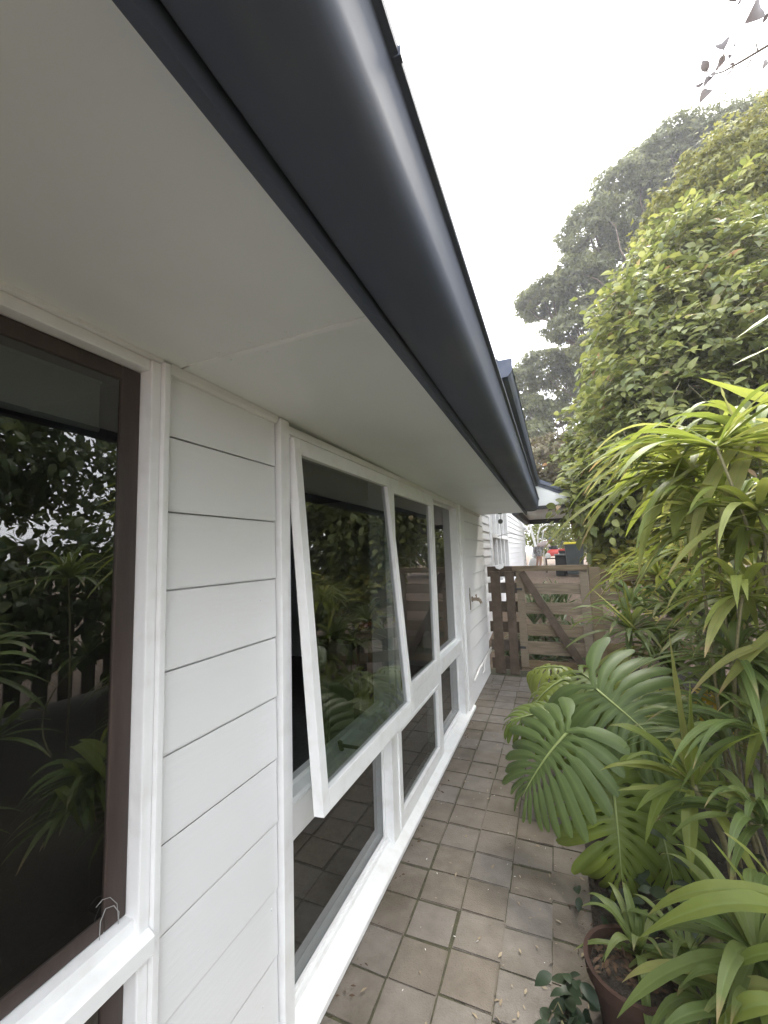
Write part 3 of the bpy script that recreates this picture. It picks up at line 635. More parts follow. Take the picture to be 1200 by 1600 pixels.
# ------------------------------------------------------------------ yard beyond the gate: bins, mower, crate, person
def wheelie(x, y, lidm, label, h=.93):
    z = float(ground_z(0, np.array(y)))
    t = thing('wheelie_bin', label, 'bin', (x, y, z), 'wheelie bins beyond the gate')
    m = MB(); w0, w1, d0, d1 = .20, .245, .22, .29
    V = [(x + sx * w, y + sy * d, z + zz) for (w, d, zz) in ((w0, d0, .06), (w1, d1, h)) for (sx, sy) in ((-1, -1), (1, -1), (1, 1), (-1, 1))]
    m.add(V, [(3, 2, 1, 0), (4, 5, 6, 7)] + [(i, (i + 1) % 4, 4 + (i + 1) % 4, 4 + i) for i in range(4)])
    m.box(x - .26, x + .26, y - .305, y + .30, z + h - .05, z + h - .015, .006); m.build('bin_body', binp, t)
    m = MB(); m.box(x - .265, x + .265, y - .31, y + .31, z + h - .012, z + h + .05, .022); m.build('lid', lidm, t)
    m = MB(); m.tube([(x - .2, y + .33, z + h - .02), (x + .2, y + .33, z + h - .02)], .018, 8); m.build('handle', binp, t)
    for s in (-1, 1):
        m = MB(); m.lathe((x + s * .24, y + .22, z + .1), [(0, -.025), (.1, -.02), (.1, .02), (0, .025)], 16, 'x'); m.build('wheel', blackp, t)
    return t
pb = at(896, 851, 13.2); wheelie(pb[0], 13.2, yellowp, 'black wheelie bin with a yellow lid beyond the gate')
pb = at(886, 859, 14.3); wheelie(pb[0], 14.3, redp, 'black wheelie bin with a red lid beside the yellow lidded bin', .74)
cy = 13.6; cx = at(876, 870, cy)[0]; cz = float(ground_z(0, np.array(cy)))
ct = thing('black_crate', 'low black plastic crate on the ground in front of the red lidded bin', 'crate', (cx, cy, cz))
m = MB(); m.box(cx - .16, cx + .16, cy - .18, cy - .15, cz, cz + .55); m.box(cx - .16, cx + .16, cy + .15, cy + .18, cz, cz + .62); m.box(cx - .16, cx - .13, cy - .15, cy + .15, cz, cz + .62); m.box(cx + .13, cx + .16, cy - .15, cy + .15, cz, cz + .62); m.box(cx - .13, cx + .13, cy - .15, cy + .15, cz, cz + .03); m.build('crate_shell', blackp, ct)
m = MB(); m.box(cx - .18, cx + .18, cy - .2, cy + .2, cz + .60, cz + .64, .005); m.build('crate_rim', greyst, ct)
# mower
my = 15.2; mx = at(867, 880, my)[0]; mz = float(ground_z(0, np.array(my)))
mo = thing('lawn_mower', 'red petrol lawn mower raised beside the person in the pale shirt', 'mower', (mx, my, mz))
m = MB(); m.lathe((mx, my, mz), [(.0, .78), (.12, .78), (.2, .74), (.24, .66), (.25, .56), (.22, .56)], 18, sx=1.0, sy=1.2); m.build('deck', redp, mo, auto=40)
m = MB(); m.lathe((mx + .02, my, mz + .78), [(.11, 0), (.11, .09), (.08, .13), (0, .13)], 14); m.box(mx - .16, mx - .07, my - .06, my + .06, mz + .78, mz + .88, .01); m.build('engine', blackp, mo, auto=40)
m = MB(); m.tube([(mx + .15, my - .15, mz + .74), (mx + .30, my - .15, mz + 1.05), (mx + .30, my + .15, mz + 1.05), (mx + .15, my + .15, mz + .74)], .014, 8); m.build('handlebar', greyst, mo)
for (sx, sy) in ((-1, -1), (1, -1), (-1, 1), (1, 1)):
    m = MB(); m.lathe((mx + sx * .20, my + sy * .25, mz + .58), [(0, -.02), (.07, -.02), (.09, -.015), (.09, .015), (.07, .02), (0, .02)], 16, 'y'); m.build('wheel', pvc, mo)
m = MB(); m.box(mx - .3, mx + .3, my - .3, my + .3, mz + .46, mz + .49)
for (sx, sy) in ((-1, -1), (1, -1), (-1, 1), (1, 1)): m.box(mx + sx * .27 - .025, mx + sx * .27 + .025, my + sy * .27 - .025, my + sy * .27 + .025, mz, mz + .46)
tag(m.build('work_bench', dwood), 'low timber bench carrying the red mower', 'bench')

def skinned(name, chains, radii, mtl, parent, base, sub=2):
    """Body from joints: chains of (joint, ...) names, radius per joint, grown with a Skin modifier."""
    names = list(radii); idx = {n: i for i, n in enumerate(names)}
    me = bpy.data.meshes.new(name)
    edges = []
    for c in chains:
        for a, b2 in zip(c, c[1:]): edges.append((idx[a], idx[b2]))
    me.from_pydata([JO[n] for n in names], edges, [])
    o = link(name, me, parent, base); me.materials.append(mtl)
    sk = o.modifiers.new('skin', 'SKIN'); sk.use_smooth_shade = True
    for n, v in zip(names, me.skin_vertices[0].data): r = radii[n]; v.radius = (r, r) if not isinstance(r, tuple) else r
    me.skin_vertices[0].data[0].use_root = True
    sb = o.modifiers.new('subd', 'SUBSURF'); sb.levels = sub; sb.render_levels = sub
    return o
JO = dict(pelvis=(0, 0, .84), waist=(.11, .02, .93), chest=(.29, .05, 1.02), neck=(.40, .06, 1.07), head=(.47, .06, 1.12), crown=(.53, .05, 1.18),
          hipL=(-.02, .10, .78), kneeL=(-.04, .12, .43), ankL=(-.10, .13, .08), toeL=(.06, .14, .03), hipR=(.02, -.10, .78), kneeR=(.08, -.11, .43), ankR=(.02, -.12, .08), toeR=(.18, -.12, .03),
          shL=(.31, .24, 1.02), elL=(.44, .25, .84), haL=(.58, .18, .74), fiL=(.64, .15, .71), shR=(.31, -.15, 1.02), elR=(.44, -.18, .84), haR=(.58, -.12, .74), fiR=(.64, -.10, .71))
py_ = 17.3; pp = at(845, 880, py_); pz = float(ground_z(0, np.array(py_))); pbase = (pp[0] - .06, py_, pz)
person = thing('person', 'person in pale shirt, patterned shorts and grey cap bending over beyond the gate', 'person', pbase)
skinned('body', [('pelvis', 'waist', 'chest', 'neck', 'head', 'crown'), ('pelvis', 'hipL', 'kneeL', 'ankL', 'toeL'), ('pelvis', 'hipR', 'kneeR', 'ankR', 'toeR'), ('chest', 'shL', 'elL', 'haL', 'fiL'), ('chest', 'shR', 'elR', 'haR', 'fiR')],
        dict(pelvis=.14, waist=.13, chest=.14, neck=.055, head=.09, crown=.07, hipL=.09, kneeL=.06, ankL=.04, toeL=.035, hipR=.09, kneeR=.06, ankR=.04, toeR=.035, shL=.06, elL=.042, haL=.032, fiL=.02, shR=.06, elR=.042, haR=.032, fiR=.02), skinm, person, pbase)
skinned('shirt', [('pelvis', 'waist', 'chest'), ('chest', 'shL', 'elL'), ('chest', 'shR', 'elR')], dict(pelvis=.165, waist=.165, chest=.17, shL=.085, elL=.06, shR=.085, elR=.06), shirtm, person, pbase)
JO2 = dict(JO); JO['kneeL'] = (-.04, .12, .50); JO['kneeR'] = (.07, -.11, .50)
skinned('shorts', [('pelvis', 'hipL', 'kneeL'), ('pelvis', 'hipR', 'kneeR')], dict(pelvis=.168, hipL=.118, kneeL=.10, hipR=.118, kneeR=.10), shortm, person, pbase)
m = MB(); hc = np.array(pbase) + np.array((.50, .055, 1.15)); m.lathe(hc, [(.105, -.01), (.104, .03), (.085, .075), (.045, .10), (.0, .105)], 16); m.box(hc[0] + .04, hc[0] + .20, hc[1] - .08, hc[1] + .08, hc[2] - .012, hc[2] + .002, .004); m.build('cap', capm, person, auto=50)
# white sacks heaped beside the person
for k, (u, v, s, yy, lab) in enumerate([(837, 858, .17, 18.0, 'upper white sack heaped left of the person in pale shirt'), (834, 871, .20, 17.9, 'lower white sack on the ground left of the person in pale shirt')]):
    c = at(u, v, yy); gz_ = float(ground_z(0, np.array(yy)))
    m = MB(); base = gz_ if k else gz_ + .42; top = .45
    m.lathe((c[0], yy, base), [(.0, 0), (s * .85, .0), (s * 1.05, .12), (s * 1.0, .3), (s * .55, .42), (s * .2, .46), (.0, .45)], 14)
    m.v = [(p[0] + .025 * math.sin(p[2] * 23 + p[1] * 17), p[1] + .02 * math.sin(p[0] * 31), p[2]) for p in m.v]
    tag(m.build('sack', sheetm, smooth=True), lab, 'sack', 'white sacks beside the person')
ha = at(849, 833, 19.5); hgz = float(ground_z(0, np.array(19.5)))
m = MB(); m.tube([(ha[0] - .25, 19.5, hgz), (ha[0] - .25, 19.5, hgz + 1.35), (ha[0] - .12, 19.5, hgz + 1.75), (ha[0] + .15, 19.5, hgz + 1.88), (ha[0] + .45, 19.5, hgz + 1.82)], .035, 8)
m.tube([(ha[0] - .05, 19.5, hgz), (ha[0] - .05, 19.5, hgz + 1.3), (ha[0] + .02, 19.5, hgz + 1.62), (ha[0] + .2, 19.5, hgz + 1.75)], .03, 8)
tag(m.build('bent_pole', pvc, smooth=True), 'pale bent pole rising behind the person near the far hedge', 'pole')

# ------------------------------------------------------------------ foliage makers
def leaf_template(kind):
    if kind == 'ovate':      # folded ovate blade, 8 quads
        t = np.array([0, .12, .3, .5, .7, .88, 1.0]); w = np.array([.02, .16, .255, .275, .215, .11, .008]); zz = np.array([0, .02, .035, .03, -.005, -.07, -.14])
        V = []
        for ti, wi, zi in zip(t, w, zz): V += [(-wi, ti, zi + wi * .22), (0, ti, zi), (wi, ti, zi + wi * .22)]
        Fq = [(3 * i + j, 3 * i + j + 1, 3 * i + j + 4, 3 * i + j + 3) for i in range(6) for j in range(2)]
    elif kind == 'blade':    # a short bent leaflet, 2 quads
        V = [(-.06, 0, 0), (.06, 0, 0), (-.2, .5, .05), (.2, .5, .05), (-.04, 1, -.05), (.04, 1, -.05)]; Fq = [(0, 1, 3, 2), (2, 3, 5, 4)]
    elif kind == 'sprig':    # three leaflets on a twig tip
        V = []; Fq = []
        for a in (-.75, 0.0, .75):
            c, s = math.cos(a), math.sin(a); b = len(V)
            for (x, y, z) in [(-.04, .05, 0), (.04, .05, 0), (-.17, .5, .04), (.17, .5, .04), (-.03, 1, -.08), (.03, 1, -.08)]: V.append((x * c + y * s, -x * s + y * c, z))
            Fq += [(b, b + 1, b + 3, b + 2), (b + 2, b + 3, b + 5, b + 4)]
    return np.array(V, float), np.array(Fq, int)

def unit(a): return a / (np.linalg.norm(a, axis=-1, keepdims=True) + 1e-9)

def leaf_cloud(P, D, N, S, kind):
    """Leaves at P, pointing along D, facing N, size S -> vertices, faces, per-vertex random."""
    T, Fq = leaf_template(kind); n = len(P)
    Y = unit(D); X = unit(np.cross(Y, N)); Z = np.cross(X, Y)
    V = P[:, None] + S[:, None, None] * (T[None, :, 0:1] * X[:, None] + T[None, :, 1:2] * Y[:, None] + T[None, :, 2:3] * Z[:, None])
    Fa = (np.arange(n) * len(T))[:, None, None] + Fq[None]
    rnd = np.repeat(RNG.random(n) * 0.999, len(T))
    return V.reshape(-1, 3), Fa.reshape(-1, Fq.shape[1]), rnd

def shell_points(c, r, n, fill=0.35, lo=-0.75):
    """n points in the outer part of an uneven ellipsoid; returns points and outward normals."""
    d = unit(RNG.normal(size=(int(n * 1.6), 3))); d = d[d[:, 2] > lo][:n]
    k = RNG.random((len(d), 1)) ** 0.5 * fill + (1 - fill)
    wob = 1 + 0.24 * np.sin(d[:, 0:1] * 5 + c[0]) * np.sin(d[:, 1:2] * 6 + c[1]) + 0.1 * np.sin(d[:, 2:3] * 9 + c[2])
    k = k * (1 + (RNG.random((len(d), 1)) < .07) * RNG.random((len(d), 1)) * .28)
    return np.array(c) + d * np.array(r) * k * wob, unit(d / np.array(r))

def crown_points(blobs, dens):
    P, N = [], []
    for (c, r, w) in blobs:
        p, n = shell_points(c, r, int(dens * w)); P.append(p); N.append(n)
    return np.concatenate(P), np.concatenate(N)

def orient(N, droop, jitter):
    D = unit(np.cross(N, unit(RNG.normal(size=N.shape))) + N * 0.45 + np.array([0, 0, -droop]))
    NN = unit(N * .6 + np.array([0, 0, .55]) + RNG.normal(size=N.shape) * jitter)
    return D, NN

def limbs(mb, a, b, r0, n=3, seed=0, bend=.12):
    r = np.random.default_rng(seed); a = np.array(a, float); b = np.array(b, float); L = np.linalg.norm(b - a)
    pts = [a + (b - a) * t + r.normal(size=3) * bend * L * math.sin(math.pi * t) * .5 for t in np.linspace(0, 1, 6)]
    mb.tube(pts, [r0 * (1 - .7 * t) for t in np.linspace(0, 1, 6)], 7)
    return pts

def spray_points(blobs, dens, size, per=9, sp=.055):
    """Leaves set alternately along short drooping twigs that leave the crown's surface."""
    P, D, N, TW = [], [], [], []
    for (c, r, w) in blobs:
        p, n = shell_points(c, r, int(dens * w / per), fill=.55)
        t = unit(n * .7 + unit(RNG.normal(size=n.shape)) * .8 + np.array([0, 0, -.15]))
        up = unit(n * .5 + np.array([0, 0, .8]) + RNG.normal(size=n.shape) * .22)
        sd = unit(np.cross(t, up))
        for k in range(per):
            q = p + t * (k - 1.5) * sp + np.array([0, 0, -.0035]) * k * k
            s_ = 1 if k % 2 else -1
            P.append(q); D.append(unit(t * .75 + sd * s_ * .75 + np.array([0, 0, -.28]) + RNG.normal(size=p.shape) * .18)); N.append(unit(up + RNG.normal(size=p.shape) * .28))
        TW.append((p - t * .3, p + t * sp * (per - 2) + np.array([0, 0, -.0035 * 49])))
    return np.concatenate(P), np.concatenate(D), np.concatenate(N), TW

def make_tree(name, label, cat, base, trunk_top, blobs, lm, kind, size, dens, droop=.4, jitter=.5, tr=.18, bm=bark, singles=0, limb_r=None, group=None, sprays=False):
    base = np.array(base, float)
    t = thing(name, label, cat, tuple(base), group)
    m = MB(); tp = limbs(m, base - np.array([0, 0, .15]), trunk_top, tr, seed=int(abs(base[0] * 91 + base[1] * 7)) % 1000)
    trunk = m.build('trunk', bm, t, smooth=True)
    m = MB()
    for i, (c, r, w) in enumerate(blobs):
        c = np.array(c); s = tp[3 + i % 3]
        q = limbs(m, s, c, (limb_r or tr * .45), seed=i * 13 + 5)
        for k in range(4):
            limbs(m, q[2 + k % 4], c + unit(RNG.normal(size=3)) * np.array(r) * .85, (limb_r or tr * .45) * .35, seed=i * 31 + k)
    m.build('limb', bm, t, smooth=True)
    if sprays:
        P, D, NN, TW = spray_points(blobs, dens, size); N = NN
        A_ = np.concatenate([a for a, b_ in TW]); B_ = np.concatenate([b_ for a, b_ in TW]); ax = unit(B_ - A_); s1 = unit(np.cross(ax, np.array([.3, .2, .9]))); s2 = np.cross(ax, s1)
        Vt = np.stack([A_ + s1 * .006, A_ - s1 * .003 + s2 * .005, A_ - s1 * .003 - s2 * .005, B_ + s1 * .002, B_ - s1 * .001 + s2 * .0017, B_ - s1 * .001 - s2 * .0017], 1)
        Ft = (np.arange(len(A_)) * 6)[:, None, None] + np.array([(0, 1, 4, 3), (1, 2, 5, 4), (2, 0, 3, 5)])[None]
        tw_ = link('twig', fast_mesh('twig', Vt.reshape(-1, 3) - base, Ft.reshape(-1, 4), cane), t); tw_['kind'] = 'stuff'
    else:
        P, N = crown_points(blobs, dens)
        D, NN = orient(N, droop, jitter)
    S = RNG.uniform(size[0], size[1], len(P))
    keep = np.ones(len(P), bool)
    if singles:
        dist = np.linalg.norm(P - CAM, axis=1)
        q = (P - CAM) @ MW.T; u = 600 + F_PX * q[:, 0] / np.maximum(q[:, 2], .1); v = 800 - F_PX * q[:, 1] / np.maximum(q[:, 2], .1)
        off = ~((q[:, 2] > .2) & (u > -20) & (u < 1220) & (v > -20) & (v < 1620))
        facing = np.einsum('ij,ij->i', N, unit(CAM - P))
        score = dist + off * 1000 - facing * 1.5
        pick = np.argsort(score)[:singles]; keep[pick] = False
        T, Fq = leaf_template(kind); me = fast_mesh('leaf', T, Fq, lm, True)
        for i in pick:
            Y = unit(D[i]); X = unit(np.cross(Y, NN[i])); Z = np.cross(X, Y)
            o = link('leaf', me, t); s = S[i]
            M4 = Matrix([[X[k] * s, Y[k] * s, Z[k] * s, P[i][k] - base[k]] for k in range(3)] + [[0, 0, 0, 1]])
            o.matrix_local = M4
    V, Fa, rnd = leaf_cloud(P[keep], D[keep], NN[keep], S[keep], kind)
    cr = link('crown', fast_mesh('crown', V - base, Fa, lm, kind == 'ovate', rnd), t); cr['kind'] = 'stuff'
    return t

def strap_mesh(base, ctrl, tip, w, n=12, fold=.25, twist=0.0, mtl=None, ripple=0.0, off=None):
    """A long pointed leaf along a quadratic curve with a folded cross-section."""
    base, ctrl, tip = (np.array(p, float) for p in (base, ctrl, tip))
    V = []; t = np.linspace(0, 1, n + 1)
    for ti in t:
        p = (1 - ti) ** 2 * base + 2 * ti * (1 - ti) * ctrl + ti ** 2 * tip
        d = 2 * (1 - ti) * (ctrl - base) + 2 * ti * (tip - ctrl); d /= np.linalg.norm(d) + 1e-9
        sd = np.cross(d, (0, 0, 1.0)); 
        if np.linalg.norm(sd) < .15: sd = np.cross(d, (ctrl - base) + np.array([.3, .1, 0]))
        sd /= np.linalg.norm(sd) + 1e-9; nn = np.cross(sd, d)
        a = twist * ti; s2 = sd * math.cos(a) + nn * math.sin(a); n2 = np.cross(s2, d)
        ww = w * .5 * (0.35 + 0.65 * min(1, ti / .28)) * (1 - max(0, (ti - .42) / .58) ** 1.9) + .0006
        f = fold * (1 - .6 * ti)
        rp = ripple * math.sin(ti * 17 + w * 300)
        V += [p - s2 * ww + n2 * (ww * f + rp * ww), p - s2 * ww * .22 + n2 * ww * f * .3, p, p + s2 * ww * .22 + n2 * ww * f * .3, p + s2 * ww + n2 * (ww * f - rp * ww)]
    Fq = [(5 * i + j, 5 * i + j + 1, 5 * i + j + 6, 5 * i + j + 5) for i in range(n) for j in range(4)]
    V = np.array(V) - (off if off is not None else 0)
    me = fast_mesh('leaf', V, Fq, mtl, True)
    k = RNG.choice([0.0, 0.0, 0.5, 1.0]); l0 = RNG.uniform(.78, .93)
    a = me.attributes.new('tip', 'FLOAT', 'POINT'); a.data.foreach_set('value', np.repeat(k * np.clip((t - l0) / (1 - l0) * 1.6, 0, 1), 5).astype(np.float32))
    a = me.attributes.new('vein', 'FLOAT', 'POINT'); a.data.foreach_set('value', np.tile([0.25, 0, 1, 0, 0.25], n + 1).astype(np.float32))
    return me

def rosette(t, hub, count, length, width, mtl, elev=(20, 80), droop=.9, az=(0, 360), seed=1, name='leaf', fold=.25):
    r = np.random.default_rng(seed); off = wloc(t); hub = np.array(hub, float)
    for i in range(count):
        a = math.radians(r.uniform(*az)); e = math.radians(r.uniform(*elev)); L = length * r.uniform(.7, 1.12)
        d = np.array([math.cos(a) * math.cos(e), math.sin(a) * math.cos(e), math.sin(e)])
        h = np.array([math.cos(a), math.sin(a), 0])
        c = hub + d * L * .55
        tip = c + (d * (1 - droop) + h * droop * .55 + np.array([0, 0, -droop * r.uniform(.45, 1.0)])) * L * .5
        link(name, strap_mesh(hub + d * .01, c, tip, width * r.uniform(.75, 1.15), 11, fold, r.uniform(-.5, .5), mtl, .08, off), t)

# ------------------------------------------------------------------ swiss cheese plant
def monstera_mesh(L, wide, curl, seed, droopside=.35, mats=None, nf=8):
    r = np.random.default_rng(seed)
    V, Fq, VN = [], [], []
    fs = np.linspace(0, 1, nf + 1)
    def rim(s, side):
        """Margin reached by the vein leaving the midrib at s: (sideways, forward)."""
        ang = math.radians(150 - 128 * s ** .8)
        ln = wide * (0.60 + 0.55 * math.sin(math.pi * min(1, .18 + .80 * s)) ** 1.0) * (1 - .25 * s)
        return ang, ln
    for side in (-1, 1):
        for k in range(nf):
            s0, s1 = fs[k], fs[k + 1]; na, nt = 6, 14; b = len(V)
            slit = .46 + .16 * r.random(); hole = .12 + .05 * r.random(); hl = .16 + .07 * r.random(); dr = droopside * (1 + .3 * r.normal()); lenk = 1 + .06 * r.normal()
            nohole = r.random() < .2
            for j in range(nt + 1):
                t = j / nt
                gap = 0.0
                if t > slit: gap = .30 * ((t - slit) / (1 - slit)) ** .7
                if t > .84: gap += .42 * ((t - .84) / .16) ** 2
                if (not nohole) and hole < t < hole + hl: gap = max(gap, .44 * math.sin(math.pi * (t - hole) / hl))
                for q in range(na + 1):
                    f = q / na; fe = .5 + (f - .5) * (1 - gap)
                    s = s0 + (s1 - s0) * fe
                    ang, ln = rim(s, side); ln *= lenk
                    bend = ang - .45 * t * (1 - s * .5)
                    ym = s * L * .86
                    # vein bows forward on its way out
                    xo = side * math.sin(ang - .22 * t) * ln * t
                    yo = ym + math.cos(ang - .35 * t) * ln * t
                    zo = -dr * ln * t ** 2 + .013 * L * math.sin(math.pi * f) * (1 - abs(2 * t - 1) * .4) * min(1, t * 4)
                    if k == 0: zo += .03 * L * (1 - t)
                    V.append((xo, yo, zo)); VN.append(max(0.0, 1 - abs(f - .5) * 5.0) * (1 - .6 * t))
            for j in range(nt):
                for q in range(na):
                    a0 = b + j * (na + 1) + q; Fq.append((a0, a0 + 1, a0 + na + 2, a0 + na + 1) if side > 0 else (a0, a0 + na + 1, a0 + na + 2, a0 + 1))
    V = np.array(V)
    # bend the whole blade down along its length
    def bendall(V):
        y = V[:, 1] / L; a = curl * y
        rad = 1 / max(curl, 1e-3) * L
        yy = np.sin(a) * rad; zz = (np.cos(a) - 1) * rad
        out = V.copy(); out[:, 1] = yy + V[:, 2] * np.sin(a); out[:, 2] = zz + V[:, 2] * np.cos(a)
        return out
    V = bendall(V)
    rib = MB(); pts = bendall(np.array([(0, t * L * .93, .004) for t in np.linspace(0, 1, 9)])); rib.tube(pts, [.0075 * (1 - .85 * t) for t in np.linspace(0, 1, 9)], 6)
    me = bpy.data.meshes.new('leaf')
    nb_ = len(V)
    me.from_pydata([tuple(p) for p in V] + rib.v, [], [tuple(f) for f in Fq] + [tuple(i + nb_ for i in f) for f in rib.f])
    va = me.attributes.new('vein', 'FLOAT', 'POINT'); va.data.foreach_set('value', VN + [1.0] * len(rib.v))
    me.materials.append(mats[0]); me.materials.append(mats[1])
    me.polygons.foreach_set('material_index', [0] * len(Fq) + [1] * len(rib.f))
    me.polygons.foreach_set('use_smooth', [True] * len(me.polygons)); me.update()
    return me

mon_base = np.array([1.42, 2.85, 0.0])
mon = thing('swiss_cheese_plant', 'large swiss cheese plant with glossy split leaves beside the paved path', 'plant', tuple(mon_base))
def mon_leaf(base, tip, normal, L, wide, curl, seed, mats, drs=.35, nf=8):
    base = np.array(base); tip = np.array(tip); y = unit(tip - base); n = unit(np.array(normal, float)); x = unit(np.cross(y, n)); z = np.cross(x, y)
    o = link('leaf', monstera_mesh(L, wide, curl, seed, drs, mats, nf), mon)
    o.matrix_local = Matrix([[x[k], y[k], z[k], base[k] - mon_base[k]] for k in range(3)] + [[0, 0, 0, 1]])
    m = MB(); g = mon_base + np.array([RNG.normal(0, .08), RNG.normal(0, .1), .05]); mid = (g + base) / 2 + np.array([0, .05, .22])
    m.tube([(1 - t) ** 2 * g + 2 * t * (1 - t) * mid + t * t * base for t in np.linspace(0, 1, 9)], [.014 - .006 * t for t in np.linspace(0, 1, 9)], 7)
    m.build('petiole', rib_pale if False else lf_mon2, mon, smooth=True)
DK, YG, PL = (lf_mon, rib_pale), (lf_mon2, rib_pale), (lf_mony, rib_pale)
mon_leaf(at(892, 1140, 2.42), at(795, 1235, 2.26), (-.45, -.60, .55), .46, .30, .55, 1, DK, .25, 12)
mon_leaf(at(925, 1072, 2.75), at(1078, 1195, 2.40), (-.20, -.62, .62), .56, .40, .45, 2, DK, .36, 13)
mon_leaf(at(955, 1208, 2.36), at(978, 1395, 2.14), (.10, -.86, .36), .46, .27, .30, 3, YG, .62, 12)
mon_leaf(at(885, 1060, 3.25), at(812, 1090, 3.05), (-.25, -.35, .85), .42, .24, .9, 4, PL, .75, 10)
mon_leaf(at(905, 1050, 3.3), at(985, 1100, 3.0), (.1, -.5, .8), .46, .28, .6, 5, YG, .4, 11)
mon_leaf(at(885, 1045, 3.6), at(845, 1035, 3.6), (-.2, -.2, .9), .34, .22, .9, 6, PL, .6)
mon_leaf(at(1000, 1120, 2.9), at(1100, 1170, 2.8), (.1, -.6, .7), .48, .30, .5, 7, YG, .4, 11)
mon_leaf(at(1010, 1215, 2.5), at(1050, 1340, 2.3), (.15, -.8, .4), .44, .27, .5, 8, YG, .5, 11)
mon_leaf(at(965, 1290, 2.75), at(925, 1370, 2.7), (-.3, -.6, .6), .36, .24, .6, 9, DK, .4, 10)
mon_leaf(at(1090, 1085, 3.1), at(1150, 1110, 3.0), (.1, -.5, .8), .26, .15, .6, 10, (lf_dead, rib_pale), .4)
mon_leaf(at(880, 1115, 2.75), at(798, 1110, 2.62), (-.25, -.50, .75), .36, .20, .6, 12, YG, .55, 10)
mon_leaf(at(975, 1065, 3.2), at(1060, 1085, 3.0), (.1, -.5, .8), .44, .24, .7, 14, PL, .5)

# ------------------------------------------------------------------ strap-leaved plants
def strap_plant(name, label, base, hubs, mtl, group=None, canes=True, cr=.0075):
    t = thing(name, label, 'plant', tuple(base), group)
    for i, h in enumerate(hubs):
        hub = np.array(h['hub'], float)
        if canes:
            m = MB(); g = np.array(base) + np.array([RNG.normal(0, .05), RNG.normal(0, .05), -.02]); mid = (g + hub) / 2 + np.array([RNG.normal(0, .16), RNG.normal(0, .16), 0])
            m.tube([(1 - q) ** 2 * g + 2 * q * (1 - q) * mid + q * q * hub for q in np.linspace(0, 1, 10)], [cr * (1.1 - .3 * q) for q in np.linspace(0, 1, 10)], 8); m.build('cane', cane, t, smooth=True)
        rosette(t, hub, h['n'], h['L'], h['w'], h.get('mat', mtl), h.get('elev', (5, 80)), h.get('droop', .9), h.get('az', (0, 360)), h.get('seed', i + 1))
    return t
def traced(t, mtl, rows):
    off = wloc(t)
    for (b_, c_, e_, w) in rows:
        link('leaf', strap_mesh(at(*b_), at(*c_), at(*e_), w, 14, .3, .25, mtl, .06, off), t)

tall = strap_plant('tall_cane_plant', 'tall cane plant with long drooping yellow-green strap leaves above the split-leaved plant', (1.72, 2.62, 0),
    [dict(hub=at(1082, 742, 2.55), n=50, L=.85, w=.046, seed=3, elev=(-15, 65), droop=1.0, az=(-55, 235)), dict(hub=at(1185, 690, 2.6), n=50, L=.85, w=.048, seed=4, elev=(-15, 65), droop=1.0, az=(-55, 235)),
     dict(hub=at(1118, 815, 2.35), n=34, L=.6, w=.04, seed=7, elev=(-20, 60), droop=1.0), dict(hub=at(1185, 800, 2.25), n=34, L=.6, w=.042, seed=9, elev=(-20, 60), droop=1.0), dict(hub=at(1160, 930, 2.2), n=30, L=.5, w=.036, seed=10, elev=(-20, 65), droop=1.0), dict(hub=at(1120, 700, 2.2), n=36, L=.75, w=.044, seed=6, elev=(-10, 60), droop=.95, az=(-55, 235)), dict(hub=at(1150, 830, 2.7), n=36, L=.65, w=.042, seed=5, elev=(0, 70), droop=.95, az=(-55, 235))], lf_strap)
traced(tall, lf_strap, [((1085, 735, 2.5), (960, 720, 2.3), (905, 860, 2.25), .050), ((1165, 690, 2.5), (1100, 730, 2.25), (1075, 880, 2.2), .068), ((1175, 690, 2.5), (1150, 740, 2.3), (1120, 850, 2.25), .072),
    ((1090, 745, 2.5), (1010, 760, 2.3), (998, 900, 2.25), .066), ((1078, 750, 2.5), (1060, 780, 2.35), (1052, 850, 2.3), .068), ((1090, 760, 2.5), (1085, 800, 2.35), (1083, 870, 2.3), .072),
    ((1200, 690, 2.5), (1100, 680, 2.3), (1020, 708, 2.2), .06), ((1260, 650, 2.4), (1180, 620, 2.2), (1092, 590, 2.1), .08), ((1090, 740, 2.5), (1030, 700, 2.5), (990, 770, 2.4), .04),
    ((1240, 470, 2.0), (1195, 500, 1.9), (1148, 530, 1.9), .045), ((1245, 525, 2.0), (1190, 550, 1.95), (1145, 570, 1.9), .04), ((1150, 660, 2.5), (1135, 640, 2.5), (1125, 600, 2.5), .04),
    ((1190, 770, 2.4), (1160, 830, 2.3), (1150, 900, 2.25), .05), ((1110, 880, 2.6), (1130, 860, 2.5), (1165, 870, 2.4), .04)])
mid = strap_plant('leafy_cane_plant', 'upright cane plant with broad pointed green leaves over the split leaves', (1.38, 2.05, 0),
    [dict(hub=at(1082, 1225, 2.02), n=11, L=.44, w=.052, seed=8, elev=(-10, 80), droop=.8)], lf_strap, cr=.013)
